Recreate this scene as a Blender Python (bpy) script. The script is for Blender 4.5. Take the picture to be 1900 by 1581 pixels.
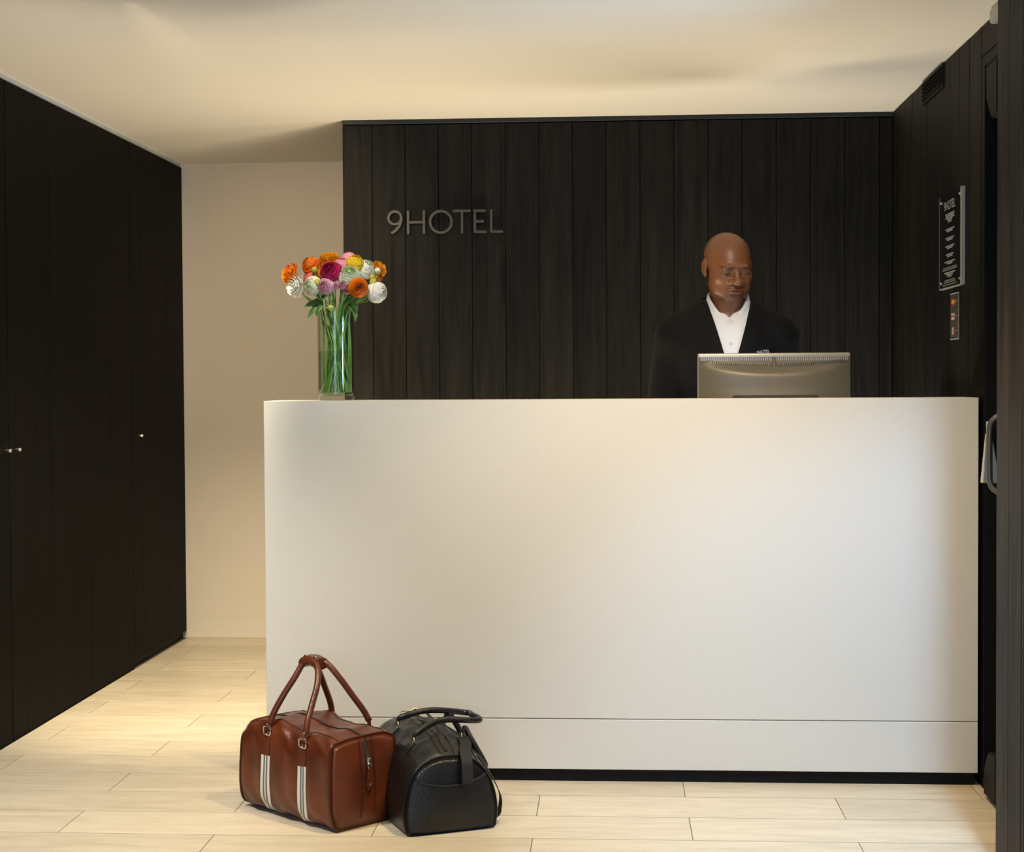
import bpy, bmesh, math, random
import numpy as np
from mathutils import Vector, Matrix, Euler
random.seed(7); np.random.seed(7)
for o in list(bpy.data.objects): bpy.data.objects.remove(o)
S = bpy.context.scene
COL = S.collection
PI = math.pi
R = math.radians

# ------------------------------------------------------------------ camera, light, exposure
def make_camera():
    f = 2950.0
    yaw, pitch, roll = -math.atan(185/f), math.atan(81.5/f), 0.0057
    cy, sy, cp, sp = math.cos(yaw), math.sin(yaw), math.cos(pitch), math.sin(pitch)
    fwd = Vector((sy*cp, cy*cp, -sp)); right = Vector((cy, -sy, 0)); up = right.cross(fwd)
    r = right*math.cos(roll) - up*math.sin(roll); u = right*math.sin(roll) + up*math.cos(roll)
    m = Matrix((r, u, -fwd)).transposed().to_4x4(); m.translation = (0, 0, 1.2)
    cd = bpy.data.cameras.new('camera'); cd.sensor_fit = 'HORIZONTAL'; cd.sensor_width = 36.0
    cd.lens = 36.0*f/1900; cd.clip_start = .05
    c = bpy.data.objects.new('camera', cd); COL.objects.link(c); c.matrix_world = m
    S.camera = c
make_camera()

W = bpy.data.worlds.new('world'); S.world = W; W.use_nodes = True
W.node_tree.nodes['Background'].inputs[0].default_value = (1.0, .93, .84, 1)
W.node_tree.nodes['Background'].inputs[1].default_value = .02

def spot(name, loc, aim, energy, color, size_deg, blend=.6, radius=.04):
    l = bpy.data.lights.new(name, 'SPOT'); l.energy = energy; l.color = color
    l.spot_size = R(size_deg); l.spot_blend = blend; l.shadow_soft_size = radius
    o = bpy.data.objects.new(name, l); COL.objects.link(o); o.location = loc
    o.rotation_euler = (Vector(aim)-Vector(loc)).to_track_quat('-Z', 'Y').to_euler()
    return o
def area(name, loc, aim, energy, color, sx, sy, spread=180):
    l = bpy.data.lights.new(name, 'AREA'); l.shape = 'RECTANGLE'; l.size = sx; l.size_y = sy; l.spread = R(spread)
    l.energy = energy; l.color = color
    o = bpy.data.objects.new(name, l); COL.objects.link(o); o.location = loc
    o.rotation_euler = (Vector(aim)-Vector(loc)).to_track_quat('-Z', 'Y').to_euler()
    return o
# recessed downlights in the ceiling just in front of the picture, plus added fills
spot('downlight_passage', (-1.30, 4.20, 2.20), (-1.50, 6.22, 0), 445, (1.0, .865, .61), 55, 1.0, .04)
spot('wall_washer', (-1.30, 4.22, 2.20), (-1.38, 7.38, 1.32), 128, (1.0, .81, .50), 45, 1.0, .04)
spot('downlight_left', (-1.62, 3.40, 2.20), (-1.52, 4.40, 0), 200, (1.0, .97, .90), 64, 1.0, .04)
spot('downlight_bags', (-.75, 3.60, 2.20), (-.60, 4.50, 0), 24, (1.0, .95, .60), 80, 1.0, .04)
spot('downlight_desk', (.20, 3.60, 2.20), (.20, 4.60, -.2), 132, (1.0, .75, .39), 105, 1.0, .04)
spot('downlight_vase', (-.80, 4.02, 2.20), (-.84, 4.82, 1.47), 50, (1.0, .90, .72), 33, 1.0, .04)
spot('downlight_reception', (.30, 4.10, 2.20), (.38, 5.42, 1.58), 40, (1.0, .88, .70), 40, 1.0, .05)
spot('downlight_entrance', (.925, 3.00, 2.20), (.80, 4.45, 0), 220, (.40, .65, 1.0), 62, .8, .075)
spot('left_ceiling_fill', (-1.85, 3.60, 1.50), (-1.6, 5.2, 2.23), 17, (1.0, .90, .74), 75, 1.0, .12)  # added fill without a real fitting, lifts the left part of the ceiling
spot('entrance_ceiling_fill', (1.15, 3.45, 1.30), (.2, 5.1, 2.23), 95, (.40, .66, 1.0), 125, 1.0, .12)  # unseen uplight added to brighten the ceiling, stands for no real lamp
# indirect light strip standing low behind the counter
area('counter_strip', (-.56, 5.72, .40), (-.60, 5.66, 2.2), 23, (1.0, .83, .54), .9, .2)
area('counter_strip', (.88, 5.70, .40), (.84, 5.50, 2.2), 13, (1.0, .93, .80), .3, .25)
area('counter_strip', (-.50, 5.02, .79), (-.50, 5.06, 2.2), 1.6, (1.0, .83, .55), .9, .06)
# daylight from the lobby behind the camera
area('lobby_daylight', (-.5, -.8, 1.5), (-.1, 4.7, 1.3), 53, (.54, .72, 1.0), 1.6, 1.6)

S.view_settings.view_transform = 'Standard'
S.view_settings.look = 'None'
S.view_settings.exposure = 0.0
S.view_settings.gamma = 1.0
S.view_settings.use_curve_mapping = False

# ------------------------------------------------------------------ helpers
def tag(o, label=None, cat=None, group=None, kind=None):
    if label: o['label'] = label
    if cat: o['category'] = cat
    if group: o['group'] = group
    if kind: o['kind'] = kind
    return o
def empty(name, loc=(0,0,0), rotz=0.0):
    o = bpy.data.objects.new(name, None); COL.objects.link(o)
    o.location = loc; o.rotation_euler = (0, 0, rotz); o.empty_display_size = .05
    return o
def link(name, me, mat=None, parent=None, smooth=None):
    if mat is not None and len(me.materials) == 0: me.materials.append(mat)
    if smooth is not None:
        me.shade_smooth()
        if smooth < 180: me.set_sharp_from_angle(angle=R(smooth))
    o = bpy.data.objects.new(name, me); COL.objects.link(o)
    if parent is not None: o.parent = parent
    return o
def from_bm(name, bm, mat, parent=None, smooth=None):
    bmesh.ops.recalc_face_normals(bm, faces=bm.faces)
    me = bpy.data.meshes.new(name); bm.to_mesh(me); bm.free()
    return link(name, me, mat, parent, smooth)
def add_box(bm, x0, x1, y0, y1, z0, z1, bevel=0.0, seg=1):
    vs = [bm.verts.new((x, y, z)) for x in (x0, x1) for y in (y0, y1) for z in (z0, z1)]
    fs = [(0,1,3,2),(4,6,7,5),(0,4,5,1),(2,3,7,6),(0,2,6,4),(1,5,7,3)]
    faces = [bm.faces.new([vs[i] for i in f]) for f in fs]
    if bevel > 0:
        es = list({e for f in faces for e in f.edges})
        bmesh.ops.bevel(bm, geom=es, offset=bevel, segments=seg, affect='EDGES', profile=.6)
def box(name, x0, x1, y0, y1, z0, z1, mat, parent=None, bevel=0.0, seg=1, smooth=None):
    bm = bmesh.new(); add_box(bm, x0, x1, y0, y1, z0, z1, bevel, seg)
    return from_bm(name, bm, mat, parent, smooth if smooth else (35 if bevel else None))
def catmull(pts, n, closed=False):
    P = [np.array(p, float) for p in pts]; m = len(P); out = []
    segs = m if closed else m-1
    for i in range(segs):
        p0 = P[(i-1) % m] if closed or i > 0 else 2*P[0]-P[1]
        p1 = P[i]; p2 = P[(i+1) % m]
        p3 = P[(i+2) % m] if closed or i < m-2 else 2*P[-1]-P[-2]
        for k in range(n):
            t = k/n
            out.append(.5*((2*p1)+(-p0+p2)*t+(2*p0-5*p1+4*p2-p3)*t*t+(-p0+3*p1-3*p2+p3)*t**3))
    if not closed: out.append(P[-1])
    return out
def add_tube(bm, pts, rad, seg=10, closed=False, cap=True, flat=None, side=None):
    """sweep along pts; rad number or list; flat=(w,t) sweeps a rectangle with 'side' as the width direction"""
    P = [Vector(p) for p in pts]; n = len(P)
    rings = []; prev = None
    for i in range(n):
        a = P[(i-1) % n] if closed else P[max(i-1, 0)]
        b = P[(i+1) % n] if closed else P[min(i+1, n-1)]
        t = (b-a); t = t.normalized() if t.length > 1e-9 else Vector((0,0,1))
        if side is not None:
            s = Vector(side[i] if isinstance(side, list) else side); u = (s - t*s.dot(t)).normalized()
        elif prev is None:
            h = Vector((0,0,1)) if abs(t.z) < .9 else Vector((1,0,0)); u = t.cross(h).normalized()
        else:
            u = (prev - t*prev.dot(t)).normalized()
        prev = u; v = t.cross(u)
        if flat:
            w, th = flat; q = [(-w/2,-th/2),(w/2,-th/2),(w/2,th/2),(-w/2,th/2)]
            rings.append([bm.verts.new(P[i]+u*x+v*y) for x, y in q])
        else:
            r = rad[i] if isinstance(rad, (list, tuple)) else rad
            rings.append([bm.verts.new(P[i]+(u*math.cos(2*PI*k/seg)+v*math.sin(2*PI*k/seg))*r) for k in range(seg)])
    m = len(rings[0])
    for i in range(n if closed else n-1):
        A = rings[i]; B = rings[(i+1) % n]
        for k in range(m): bm.faces.new((A[k], A[(k+1) % m], B[(k+1) % m], B[k]))
    if cap and not closed:
        bm.faces.new(list(reversed(rings[0]))); bm.faces.new(rings[-1])
def tube(name, pts, rad, mat, parent=None, seg=10, closed=False, smooth=50, **kw):
    bm = bmesh.new(); add_tube(bm, pts, rad, seg, closed, **kw)
    return from_bm(name, bm, mat, parent, smooth)
def add_lathe(bm, prof, seg=40, cap0=True, cap1=True, center=(0,0,0)):
    rings = []
    for r, z in prof:
        rings.append([bm.verts.new((center[0]+r*math.cos(2*PI*k/seg), center[1]+r*math.sin(2*PI*k/seg), center[2]+z)) for k in range(seg)])
    for A, B in zip(rings, rings[1:]):
        for k in range(seg): bm.faces.new((A[k], A[(k+1) % seg], B[(k+1) % seg], B[k]))
    if cap0: bm.faces.new(list(reversed(rings[0])))
    if cap1: bm.faces.new(rings[-1])
def grid_mesh(name, G, mat, parent=None, closed_u=False, thick=0.0, smooth=60, caps=False):
    """G[i][j] points -> surface"""
    bm = bmesh.new(); ni, nj = len(G), len(G[0])
    V = [[bm.verts.new(tuple(G[i][j])) for j in range(nj)] for i in range(ni)]
    for i in range(ni-1):
        for j in range(nj if closed_u else nj-1):
            bm.faces.new((V[i][j], V[i][(j+1) % nj], V[i+1][(j+1) % nj], V[i+1][j]))
    if caps:
        bm.faces.new(list(reversed(V[0]))); bm.faces.new(V[-1])
    bmesh.ops.recalc_face_normals(bm, faces=bm.faces)
    if thick:
        bmesh.ops.solidify(bm, geom=list(bm.faces), thickness=thick)
    return from_bm(name, bm, mat, parent, smooth)

# ------------------------------------------------------------------ materials
def new_mat(name):
    m = bpy.data.materials.new(name); m.use_nodes = True
    nt = m.node_tree; return m, nt, nt.nodes['Principled BSDF']
def N(nt, t, **kw):
    n = nt.nodes.new(t)
    for k, v in kw.items(): setattr(n, k, v)
    return n
def simple(name, col, rough=.5, metal=0.0, spec=.5, noise=0.0, nscale=40, bump=0.0, bscale=200, coat=0.0, sheen=0.0):
    m, nt, b = new_mat(name)
    b.inputs['Base Color'].default_value = (*col, 1); b.inputs['Roughness'].default_value = rough
    b.inputs['Metallic'].default_value = metal; b.inputs['Specular IOR Level'].default_value = spec
    b.inputs['Coat Weight'].default_value = coat; b.inputs['Sheen Weight'].default_value = sheen
    tc = N(nt, 'ShaderNodeTexCoord')
    if noise > 0:
        n = N(nt, 'ShaderNodeTexNoise'); n.inputs['Scale'].default_value = nscale; n.inputs['Detail'].default_value = 4
        nt.links.new(tc.outputs['Object'], n.inputs['Vector'])
        r = N(nt, 'ShaderNodeMapRange'); r.inputs['From Min'].default_value = .3; r.inputs['From Max'].default_value = .7
        r.inputs['To Min'].default_value = 1-noise; r.inputs['To Max'].default_value = 1+noise
        nt.links.new(n.outputs['Fac'], r.inputs['Value'])
        mx = N(nt, 'ShaderNodeVectorMath', operation='SCALE'); mx.inputs[0].default_value = col
        nt.links.new(r.outputs[0], mx.inputs['Scale']); nt.links.new(mx.outputs[0], b.inputs['Base Color'])
    if bump > 0:
        n = N(nt, 'ShaderNodeTexNoise'); n.inputs['Scale'].default_value = bscale; n.inputs['Detail'].default_value = 3
        nt.links.new(tc.outputs['Object'], n.inputs['Vector'])
        bp = N(nt, 'ShaderNodeBump'); bp.inputs['Strength'].default_value = bump; bp.inputs['Distance'].default_value = .002
        nt.links.new(n.outputs['Fac'], bp.inputs['Height']); nt.links.new(bp.outputs[0], b.inputs['Normal'])
    return m
def wood(name, dark, light, stretch, scale=1.0, rough=.55, bump=.25, rnd=.25, fine=.5, spec=.4):
    """grain stretched along an axis; every board gets its own offset and tone"""
    m, nt, b = new_mat(name); L = nt.links.new
    tc = N(nt, 'ShaderNodeTexCoord'); oi = N(nt, 'ShaderNodeObjectInfo')
    mul = N(nt, 'ShaderNodeMath', operation='MULTIPLY'); mul.inputs[1].default_value = 37.0; L(oi.outputs['Random'], mul.inputs[0])
    add = N(nt, 'ShaderNodeVectorMath', operation='ADD'); L(tc.outputs['Object'], add.inputs[0]); L(mul.outputs[0], add.inputs[1])
    mp = N(nt, 'ShaderNodeMapping'); mp.inputs['Scale'].default_value = stretch; L(add.outputs[0], mp.inputs[0])
    n1 = N(nt, 'ShaderNodeTexNoise'); n1.inputs['Scale'].default_value = 3*scale; n1.inputs['Detail'].default_value = 5; n1.inputs['Distortion'].default_value = 1.4
    n2 = N(nt, 'ShaderNodeTexNoise'); n2.inputs['Scale'].default_value = 16*scale; n2.inputs['Detail'].default_value = 6; n2.inputs['Roughness'].default_value = .7
    L(mp.outputs[0], n1.inputs[0]); L(mp.outputs[0], n2.inputs[0])
    mixv = N(nt, 'ShaderNodeMix'); mixv.inputs[0].default_value = fine; L(n1.outputs['Fac'], mixv.inputs[2]); L(n2.outputs['Fac'], mixv.inputs[3])
    cr = N(nt, 'ShaderNodeValToRGB'); cr.color_ramp.elements[0].position = .33; cr.color_ramp.elements[1].position = .68
    cr.color_ramp.elements[0].color = (*dark, 1); cr.color_ramp.elements[1].color = (*light, 1); L(mixv.outputs[0], cr.inputs[0])
    mr = N(nt, 'ShaderNodeMapRange'); mr.inputs['To Min'].default_value = 1-rnd; mr.inputs['To Max'].default_value = 1+rnd; L(oi.outputs['Random'], mr.inputs[0])
    sc = N(nt, 'ShaderNodeVectorMath', operation='SCALE'); L(cr.outputs[0], sc.inputs[0]); L(mr.outputs[0], sc.inputs['Scale'])
    L(sc.outputs[0], b.inputs['Base Color']); b.inputs['Roughness'].default_value = rough; b.inputs['Specular IOR Level'].default_value = spec
    bp = N(nt, 'ShaderNodeBump'); bp.inputs['Strength'].default_value = bump; bp.inputs['Distance'].default_value = .003
    L(mixv.outputs[0], bp.inputs['Height']); L(bp.outputs[0], b.inputs['Normal'])
    return m
def thin_glass(name, tint, gloss_lo=.03, gloss_hi=.75):
    m = bpy.data.materials.new(name); m.use_nodes = True; nt = m.node_tree; nt.nodes.clear(); L = nt.links.new
    out = N(nt, 'ShaderNodeOutputMaterial'); t = N(nt, 'ShaderNodeBsdfTransparent'); t.inputs[0].default_value = (*tint, 1)
    g = N(nt, 'ShaderNodeBsdfGlossy'); g.inputs['Roughness'].default_value = .03
    lw = N(nt, 'ShaderNodeLayerWeight'); lw.inputs[0].default_value = .5
    pw = N(nt, 'ShaderNodeMath', operation='POWER'); pw.inputs[1].default_value = 4.0; L(lw.outputs['Facing'], pw.inputs[0])
    fr = N(nt, 'ShaderNodeMapRange'); fr.inputs['To Min'].default_value = gloss_lo; fr.inputs['To Max'].default_value = gloss_hi; L(pw.outputs[0], fr.inputs[0])
    mx = N(nt, 'ShaderNodeMixShader'); L(fr.outputs[0], mx.inputs[0]); L(t.outputs[0], mx.inputs[1]); L(g.outputs[0], mx.inputs[2]); L(mx.outputs[0], out.inputs[0])
    return m
M = {}
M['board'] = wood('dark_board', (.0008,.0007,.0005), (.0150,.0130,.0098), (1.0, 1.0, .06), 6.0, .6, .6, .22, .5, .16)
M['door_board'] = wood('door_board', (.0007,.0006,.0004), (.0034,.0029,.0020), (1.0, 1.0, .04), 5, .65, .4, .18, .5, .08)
M['pillar_board'] = wood('worn_board', (.0035,.003,.0022), (.046,.040,.030), (1.0, 1.0, .14), 4.0, .6, .4, .1, .3, .2)
M['black'] = simple('black_matte', (.0025,.0022,.002), .6, spec=.2)
M['plinth'] = simple('plinth_black', (.004,.0036,.003), .6, spec=.2)
M['ceiling'] = simple('ceiling_paint', (.80,.755,.68), .9, bump=.05, bscale=90)
M['cream'] = simple('cream_paint', (.66,.58,.47), .85, bump=.06, bscale=120)
M['skirt'] = simple('cream_skirting', (.66,.585,.48), .6)
M['grey_trim'] = simple('grey_trim', (.55,.55,.55), .6)
M['metal_trim'] = simple('dark_metal_trim', (.022,.026,.024), .45, .6)
M['desk'] = simple('desk_laminate', (.67,.635,.575), .55, noise=.018, nscale=260, bump=.03, bscale=300)
M['plank'] = wood('pale_oak_tile', (.585,.48,.34), (.785,.68,.512), (.30, 1.9, 1.0), 2.2, .42, .05, .06, .5, .45)
M['grout'] = simple('grout', (.12,.095,.065), .9)
M['steel'] = simple('brushed_steel', (.62,.60,.56), .25, 1.0)
M['handle'] = simple('dull_metal', (.16,.155,.14), .4, .8)
M['chrome'] = simple('chrome', (.75,.73,.70), .12, 1.0)
M['brass'] = simple('pale_brass', (.72,.60,.36), .25, 1.0)
M['letter'] = simple('bronze_letter', (.060,.053,.040), .5, .15)
M['white_print'] = simple('white_print', (.42,.41,.38), .7)
M['grey_print'] = simple('grey_print', (.20,.195,.18), .7)

# ------------------------------------------------------------------ the room
XL, XR, YB, YC, ZC = -2.01, 1.085, 6.235, 7.384, 2.233
YN = -1.2
fl = tag(box('floor', XL-.15, 2.8, YN, YC+.1, -.08, -.0008, M['grout']), 'pale oak-look plank floor with dark joints', 'floor', kind='structure')
PL, PW = .8475, .2177
pm = None
def plank_mesh(x0, x1, y0, y1):
    bm = bmesh.new(); add_box(bm, x0, x1, y0, y1, -.010, 0, .0004); bmesh.ops.recalc_face_normals(bm, faces=bm.faces)
    me = bpy.data.meshes.new('floor_plank'); bm.to_mesh(me); bm.free(); me.materials.append(M['plank']); return me
full = plank_mesh(-PL/2+.0011, PL/2-.0011, -PW/2+.0022, PW/2-.0022)
k = math.floor((YN-4.145)/PW)
while 4.145+k*PW < YC:
    ya, yb = 4.145+k*PW, 4.145+(k+1)*PW
    x = (-1.487 if k % 2 == 0 else -1.907) - 2*PL
    xmax = 1.5 if yb < 4.62 else XR
    while x < xmax:
        xa, xb = max(x, XL), min(x+PL, xmax); y0, y1 = max(ya, YN), min(yb, YC)
        if xb-xa > .02 and y1-y0 > .02:
            if xb-xa > PL-.001 and y1-y0 > PW-.001:
                o = bpy.data.objects.new('floor_plank', full)
            else:
                o = bpy.data.objects.new('floor_plank', plank_mesh(-(xb-xa)/2+.0011, (xb-xa)/2-.0011, -(y1-y0)/2+.0022, (y1-y0)/2-.0022))
            o.location = ((xa+xb)/2, (y0+y1)/2, 0); COL.objects.link(o); o.parent = fl
        x += PL
    k += 1
tag(box('ceiling', XL-.15, 2.8, YN, YC+.1, ZC, ZC+.1, M['ceiling']), 'plain off-white painted ceiling', 'ceiling', kind='structure')
tag(box('wall_back', XL-.1, XR+.1, YC, YC+.12, 0, ZC, M['cream']), 'plain cream wall at the end of the passage', 'wall', kind='structure')
tag(box('baseboard_back', XL, -.2, YC-.012, YC, 0, .085, M['skirt'], bevel=.003), 'low cream skirting board along the cream wall', 'baseboard', kind='structure')

# dark plank wall behind the desk
w = tag(box('wall_center', -1.054, XR, YB+.02, YB+.14, 0, ZC, M['black']), 'black-stained vertical plank wall behind the desk', 'wall', kind='structure')
edges = [-1.054, -.938]
while edges[-1]+.1315 < XR-.02: edges.append(edges[-1]+.1315)
edges.append(XR)
for a, b in zip(edges, edges[1:]):
    d = random.uniform(-.0012, .0012)
    o = box('board', -(b-a)/2+.0008, (b-a)/2-.0008, -.020, 0, 0, 2.212, M['board'], w, .0012)
    o.location = ((a+b)/2, YB+.02+d, 0)
tag(box('trim_1', -1.054, XR, YB-.004, YB+.02, 2.216, ZC, M['metal_trim'], bevel=.001), 'thin dark metal strip along the top of the plank wall', 'trim', kind='structure')

# right wall with planks, door recess near the pillar
DY0, DY1, DZ = 3.98, 4.754, 2.144
w = tag(box('wall_right', XR+.02, XR+.16, DY1+.002, YC+.1, 0, ZC, M['black']), 'black-stained plank wall on the right', 'wall', kind='structure')
y = YB
while y > DY1+.01:
    y0 = max(y-.1315, DY1)
    o = box('board', 0, .020, -(y-y0)/2+.0008, (y-y0)/2-.0008, 0, ZC-.002, M['board'], w, .0012)
    o.location = (XR+random.uniform(-.001, .001), (y+y0)/2, 0); y = y0
o = box('lintel_board', XR, XR+.16, DY0, DY1, DZ, ZC-.002, M['board'], w, .0015)

# door in the right wall
d = tag(empty('door_4', (1.15, (DY0+DY1)/2, 0)), 'tall black door beside the right end of the desk', 'door', kind='structure')
hw_ = (DY1-DY0)/2
box('frame', -.065, .0, hw_-.035, hw_-.002, 0, DZ-.002, M['black'], d, .002)
box('frame', -.065, .0, -hw_+.002, -hw_+.035, 0, DZ-.002, M['black'], d, .002)
box('frame_head', -.065, .0, -hw_+.035, hw_-.035, DZ-.035, DZ-.002, M['black'], d, .002)
box('leaf', .0, .035, -hw_+.004, hw_-.004, .004, DZ-.004, M['plinth'], d, .002)
tube('rod', [(-.055, .165, .12), (-.055, .165, 1.99)], .009, M['metal_trim'], d)
tube('rod', [(-.055, .205, .12), (-.055, .205, 1.99)], .006, M['metal_trim'], d)
def housing(name, pts, x0, x1):
    bm = bmesh.new(); A = [bm.verts.new((x0, y, z)) for y, z in pts]; B = [bm.verts.new((x1, y, z)) for y, z in pts]
    bm.faces.new(A); bm.faces.new(list(reversed(B))); n = len(pts)
    for i in range(n): bm.faces.new((A[i], A[(i+1) % n], B[(i+1) % n], B[i]))
    bmesh.ops.bevel(bm, geom=list(bm.edges), offset=.004, segments=2, affect='EDGES')
    return from_bm(name, bm, M['black'], d, 40)
housing('bottom_housing', [(.10,.012),(.235,.012),(.245,.05),(.225,.10),(.185,.145),(.10,.15)], -.09, -.01)
housing('top_housing', [(.10,1.93),(.17,1.93),(.225,1.99),(.232,2.085),(.10,2.085)], -.09, -.01)
hp = catmull([(-.002,.20,1.10),(-.05,.215,1.098),(-.074,.225,1.075),(-.078,.228,1.03),(-.078,.228,.95),(-.074,.226,.90),(-.05,.215,.878),(-.002,.20,.876)], 5)
tube('pull_handle', hp, .009, M['handle'], d, 12)
# leaflet hanging on the pull handle
t = tag(empty('door_hanger', (1.072, 4.60, .905)), 'folded blue-grey card hanging on the black door handle', 'card')
M['tag_paper'] = simple('tag_paper', (.13,.155,.21), .5); M['tag_edge'] = simple('tag_edge', (.52,.50,.44), .6)
bm = bmesh.new()
q = [(-.008,-.006,.15),(.006,.006,.15),(.022,-.045,0),(-.028,.045,0)]
def wedge(name, P, th, mat):
    bm = bmesh.new(); p = [Vector(v) for v in P]; n = (p[1]-p[0]).cross(p[2]-p[0]).normalized()*th
    A = [bm.verts.new(v) for v in p]; B = [bm.verts.new(v+n) for v in p]; m = len(p)
    bm.faces.new(A); bm.faces.new(list(reversed(B)))
    for i in range(m): bm.faces.new((A[i], A[(i+1) % m], B[(i+1) % m], B[i]))
    return from_bm(name, bm, mat, t)
bm.free()
wedge('front_leaf', [(-.006,.0,.14),(.006,-.006,.14),(.026,-.016,0),(-.014,.0,0)], .002, M['tag_paper'])
wedge('side_leaf', [(-.006,.002,.14),(-.007,.006,.14),(-.019,.014,0),(-.014,.002,0)], .002, M['tag_edge'])
wedge('loop', [(-.007,.004,.175),(.005,.0,.175),(.006,-.002,.138),(-.007,.004,.138)], .002, M['tag_edge'])

# foreground pillar
w = tag(box('wall_near', .962, 1.5, 3.72, 3.96, 0, ZC, M['black']), 'pillar clad in worn grey-brown boards at the right edge', 'pillar', kind='structure')
xs = [.941, .985, 1.115, 1.245, 1.375, 1.5]
for a, b in zip(xs, xs[1:]):
    o = box('board', -(b-a)/2+.001, (b-a)/2-.001, 0, .02, 0, ZC-.002, M['pillar_board'], w, .0015); o.location = ((a+b)/2, 3.70, 0)
for a, b in ((3.72, 3.84), (3.84, 3.96)):
    o = box('board', 0, .02, -(b-a)/2+.001, (b-a)/2-.001, 0, ZC-.002, M['pillar_board'], w, .0015); o.location = (.941, (a+b)/2, 0)
tag(box('wall_entrance', 2.6, 2.7, YN, 4.9, 0, ZC, M['cream']), 'plain wall of the entrance on the right', 'wall', kind='structure')

# left wall: flush cupboard doors
w = tag(box('wall_left', XL-.12, XL-.03, YN, YC, 0, ZC, M['black']), 'dark wall behind the flush doors on the left', 'wall', kind='structure')
tag(box('trim_2', XL-.03, XL-.006, YN, YC, 2.217, ZC, M['grey_trim']), 'pale strip along the top of the left doors', 'trim', kind='structure')
tag(box('baseboard_left', XL-.03, XL-.02, YN, YC, 0, .06, M['black']), 'black recessed skirting under the left doors', 'baseboard', kind='structure')
def leftdoor(name, y0, y1, nb, knob_y, z0, label):
    d = tag(box(name, -.03, -.012, 0, y1-y0, z0, 2.214, M['black']), label, 'door', kind='structure'); d.location = (XL, y0, 0)
    bw = (y1-y0)/nb
    for i in range(nb):
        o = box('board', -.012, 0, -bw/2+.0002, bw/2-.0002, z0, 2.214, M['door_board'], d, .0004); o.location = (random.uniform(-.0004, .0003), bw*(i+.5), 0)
    if knob_y is not None:
        bm = bmesh.new(); add_lathe(bm, [(.0035,0),(.0035,.004),(.0065,.005),(.0065,.0215),(.0058,.0225)], 20)
        bmesh.ops.rotate(bm, verts=bm.verts, matrix=Matrix.Rotation(R(90), 3, 'Y'))
        k = from_bm('knob', bm, M['chrome'], d, 40); k.location = (0, knob_y-y0, .982); k['label'] = 'small chrome cylinder knob'
leftdoor('door_0', 3.83, 4.508, 5, None, .006, 'flush black door nearest to the camera')
leftdoor('door_1', 4.512, 5.192, 5, 5.155, .006, 'flush black plank door at the left edge of the photo')
leftdoor('door_2', 5.196, 6.557, 10, 5.242, .006, 'wide flush black plank door in the middle of the left wall')
leftdoor('door_3', 6.561, 7.380, 6, 6.640, .035, 'flush black plank door next to the cream wall')

# ------------------------------------------------------------------ reception desk
DX0, DX1, DYF, DZT = -1.046, 1.073, 4.732, 1.147
d = tag(empty('reception_desk', ((DX0+DX1)/2, DYF, 0)), 'long pale grey laminate reception desk with black plinth', 'desk')
hx = (DX1-DX0)/2
box('front_panel', -hx, hx, 0, .022, .193, DZT, M['desk'], d, .0012)
box('lower_panel', -hx, hx, 0, .022, .040, .1905, M['desk'], d, .0012)
box('side_panel', -hx, -hx+.022, .0225, .62, .040, DZT-.0305, M['desk'], d, .0012)
box('side_panel', hx-.022, hx, .0225, .62, .040, DZT-.0305, M['desk'], d, .0012)
box('plinth', -hx+.012, hx-.006, .020, .60, 0, .0395, M['plinth'], d)
box('counter_top', -hx, hx, .0222, .20, DZT-.03, DZT, M['desk'], d, .001)
box('work_surface', -hx+.0225, hx-.0225, .0225, .50, .735, .765, M['desk'], d, .001)

# ------------------------------------------------------------------ wall lettering
def glyphs():
    def P(l): return [((x-268)/320, (495-y)/320) for x, y in l]
    circ = lambda cx, cy, r, a0, a1, n: [(cx+r*math.cos(R(a0+(a1-a0)*i/n)), cy-r*math.sin(R(a0+(a1-a0)*i/n))) for i in range(n+1)]
    g = []
    tail = [(354,275),(352,315),(338,360),(310,408),(270,450),(218,482)]
    g.append(('digit_nine', [(P(circ(266,276,87,0,360,32)[:-1]), True), (P([tuple(p) for p in catmull([(a,b) for a,b in tail], 4)]), False)]))
    g.append(('letter_h', [(P([(447,180),(447,495)]), False), (P([(662,180),(662,495)]), False), (P([(447,338),(662,338)]), False)]))
    g.append(('letter_o', [(P(circ(892,336,146,0,360,40)[:-1]), True)]))
    g.append(('letter_t', [(P([(1058,192),(1300,192)]), False), (P([(1180,192),(1180,490)]), False)]))
    g.append(('letter_e', [(P([(1356,176),(1356,492)]), False), (P([(1340,192),(1502,192)]), False), (P([(1356,334),(1478,334)]), False), (P([(1340,476),(1518,476)]), False)]))
    g.append(('letter_l', [(P([(1577,176),(1577,492)]), False), (P([(1561,476),(1735,476)]), False)]))
    return g
def add_stroke(bm, pts, w, closed, y0, y1, h):
    """flat stroke in x-z, extruded in y"""
    n = len(pts); A = []
    for i in range(n):
        a = pts[(i-1) % n] if closed else pts[max(i-1,0)]; b = pts[(i+1) % n] if closed else pts[min(i+1,n-1)]
        tx, tz = b[0]-a[0], b[1]-a[1]; l = math.hypot(tx, tz); nx, nz = -tz/l*w/2, tx/l*w/2
        A.append([bm.verts.new(((pts[i][0]+s*nx)*h, y, (pts[i][1]+s*nz)*h)) for s, y in ((-1,y0),(1,y0),(1,y1),(-1,y1))])
    for i in range(n if closed else n-1):
        p, q = A[i], A[(i+1) % n]
        for k in range(4): bm.faces.new((p[k], p[(k+1) % 4], q[(k+1) % 4], q[k]))
    if not closed: bm.faces.new(list(reversed(A[0]))); bm.faces.new(A[-1])
sg = tag(empty('wall_lettering', (-.845, YB-.022, 1.783)), 'row of bronze-grey metal characters on the dark plank wall', 'sign')
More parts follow.
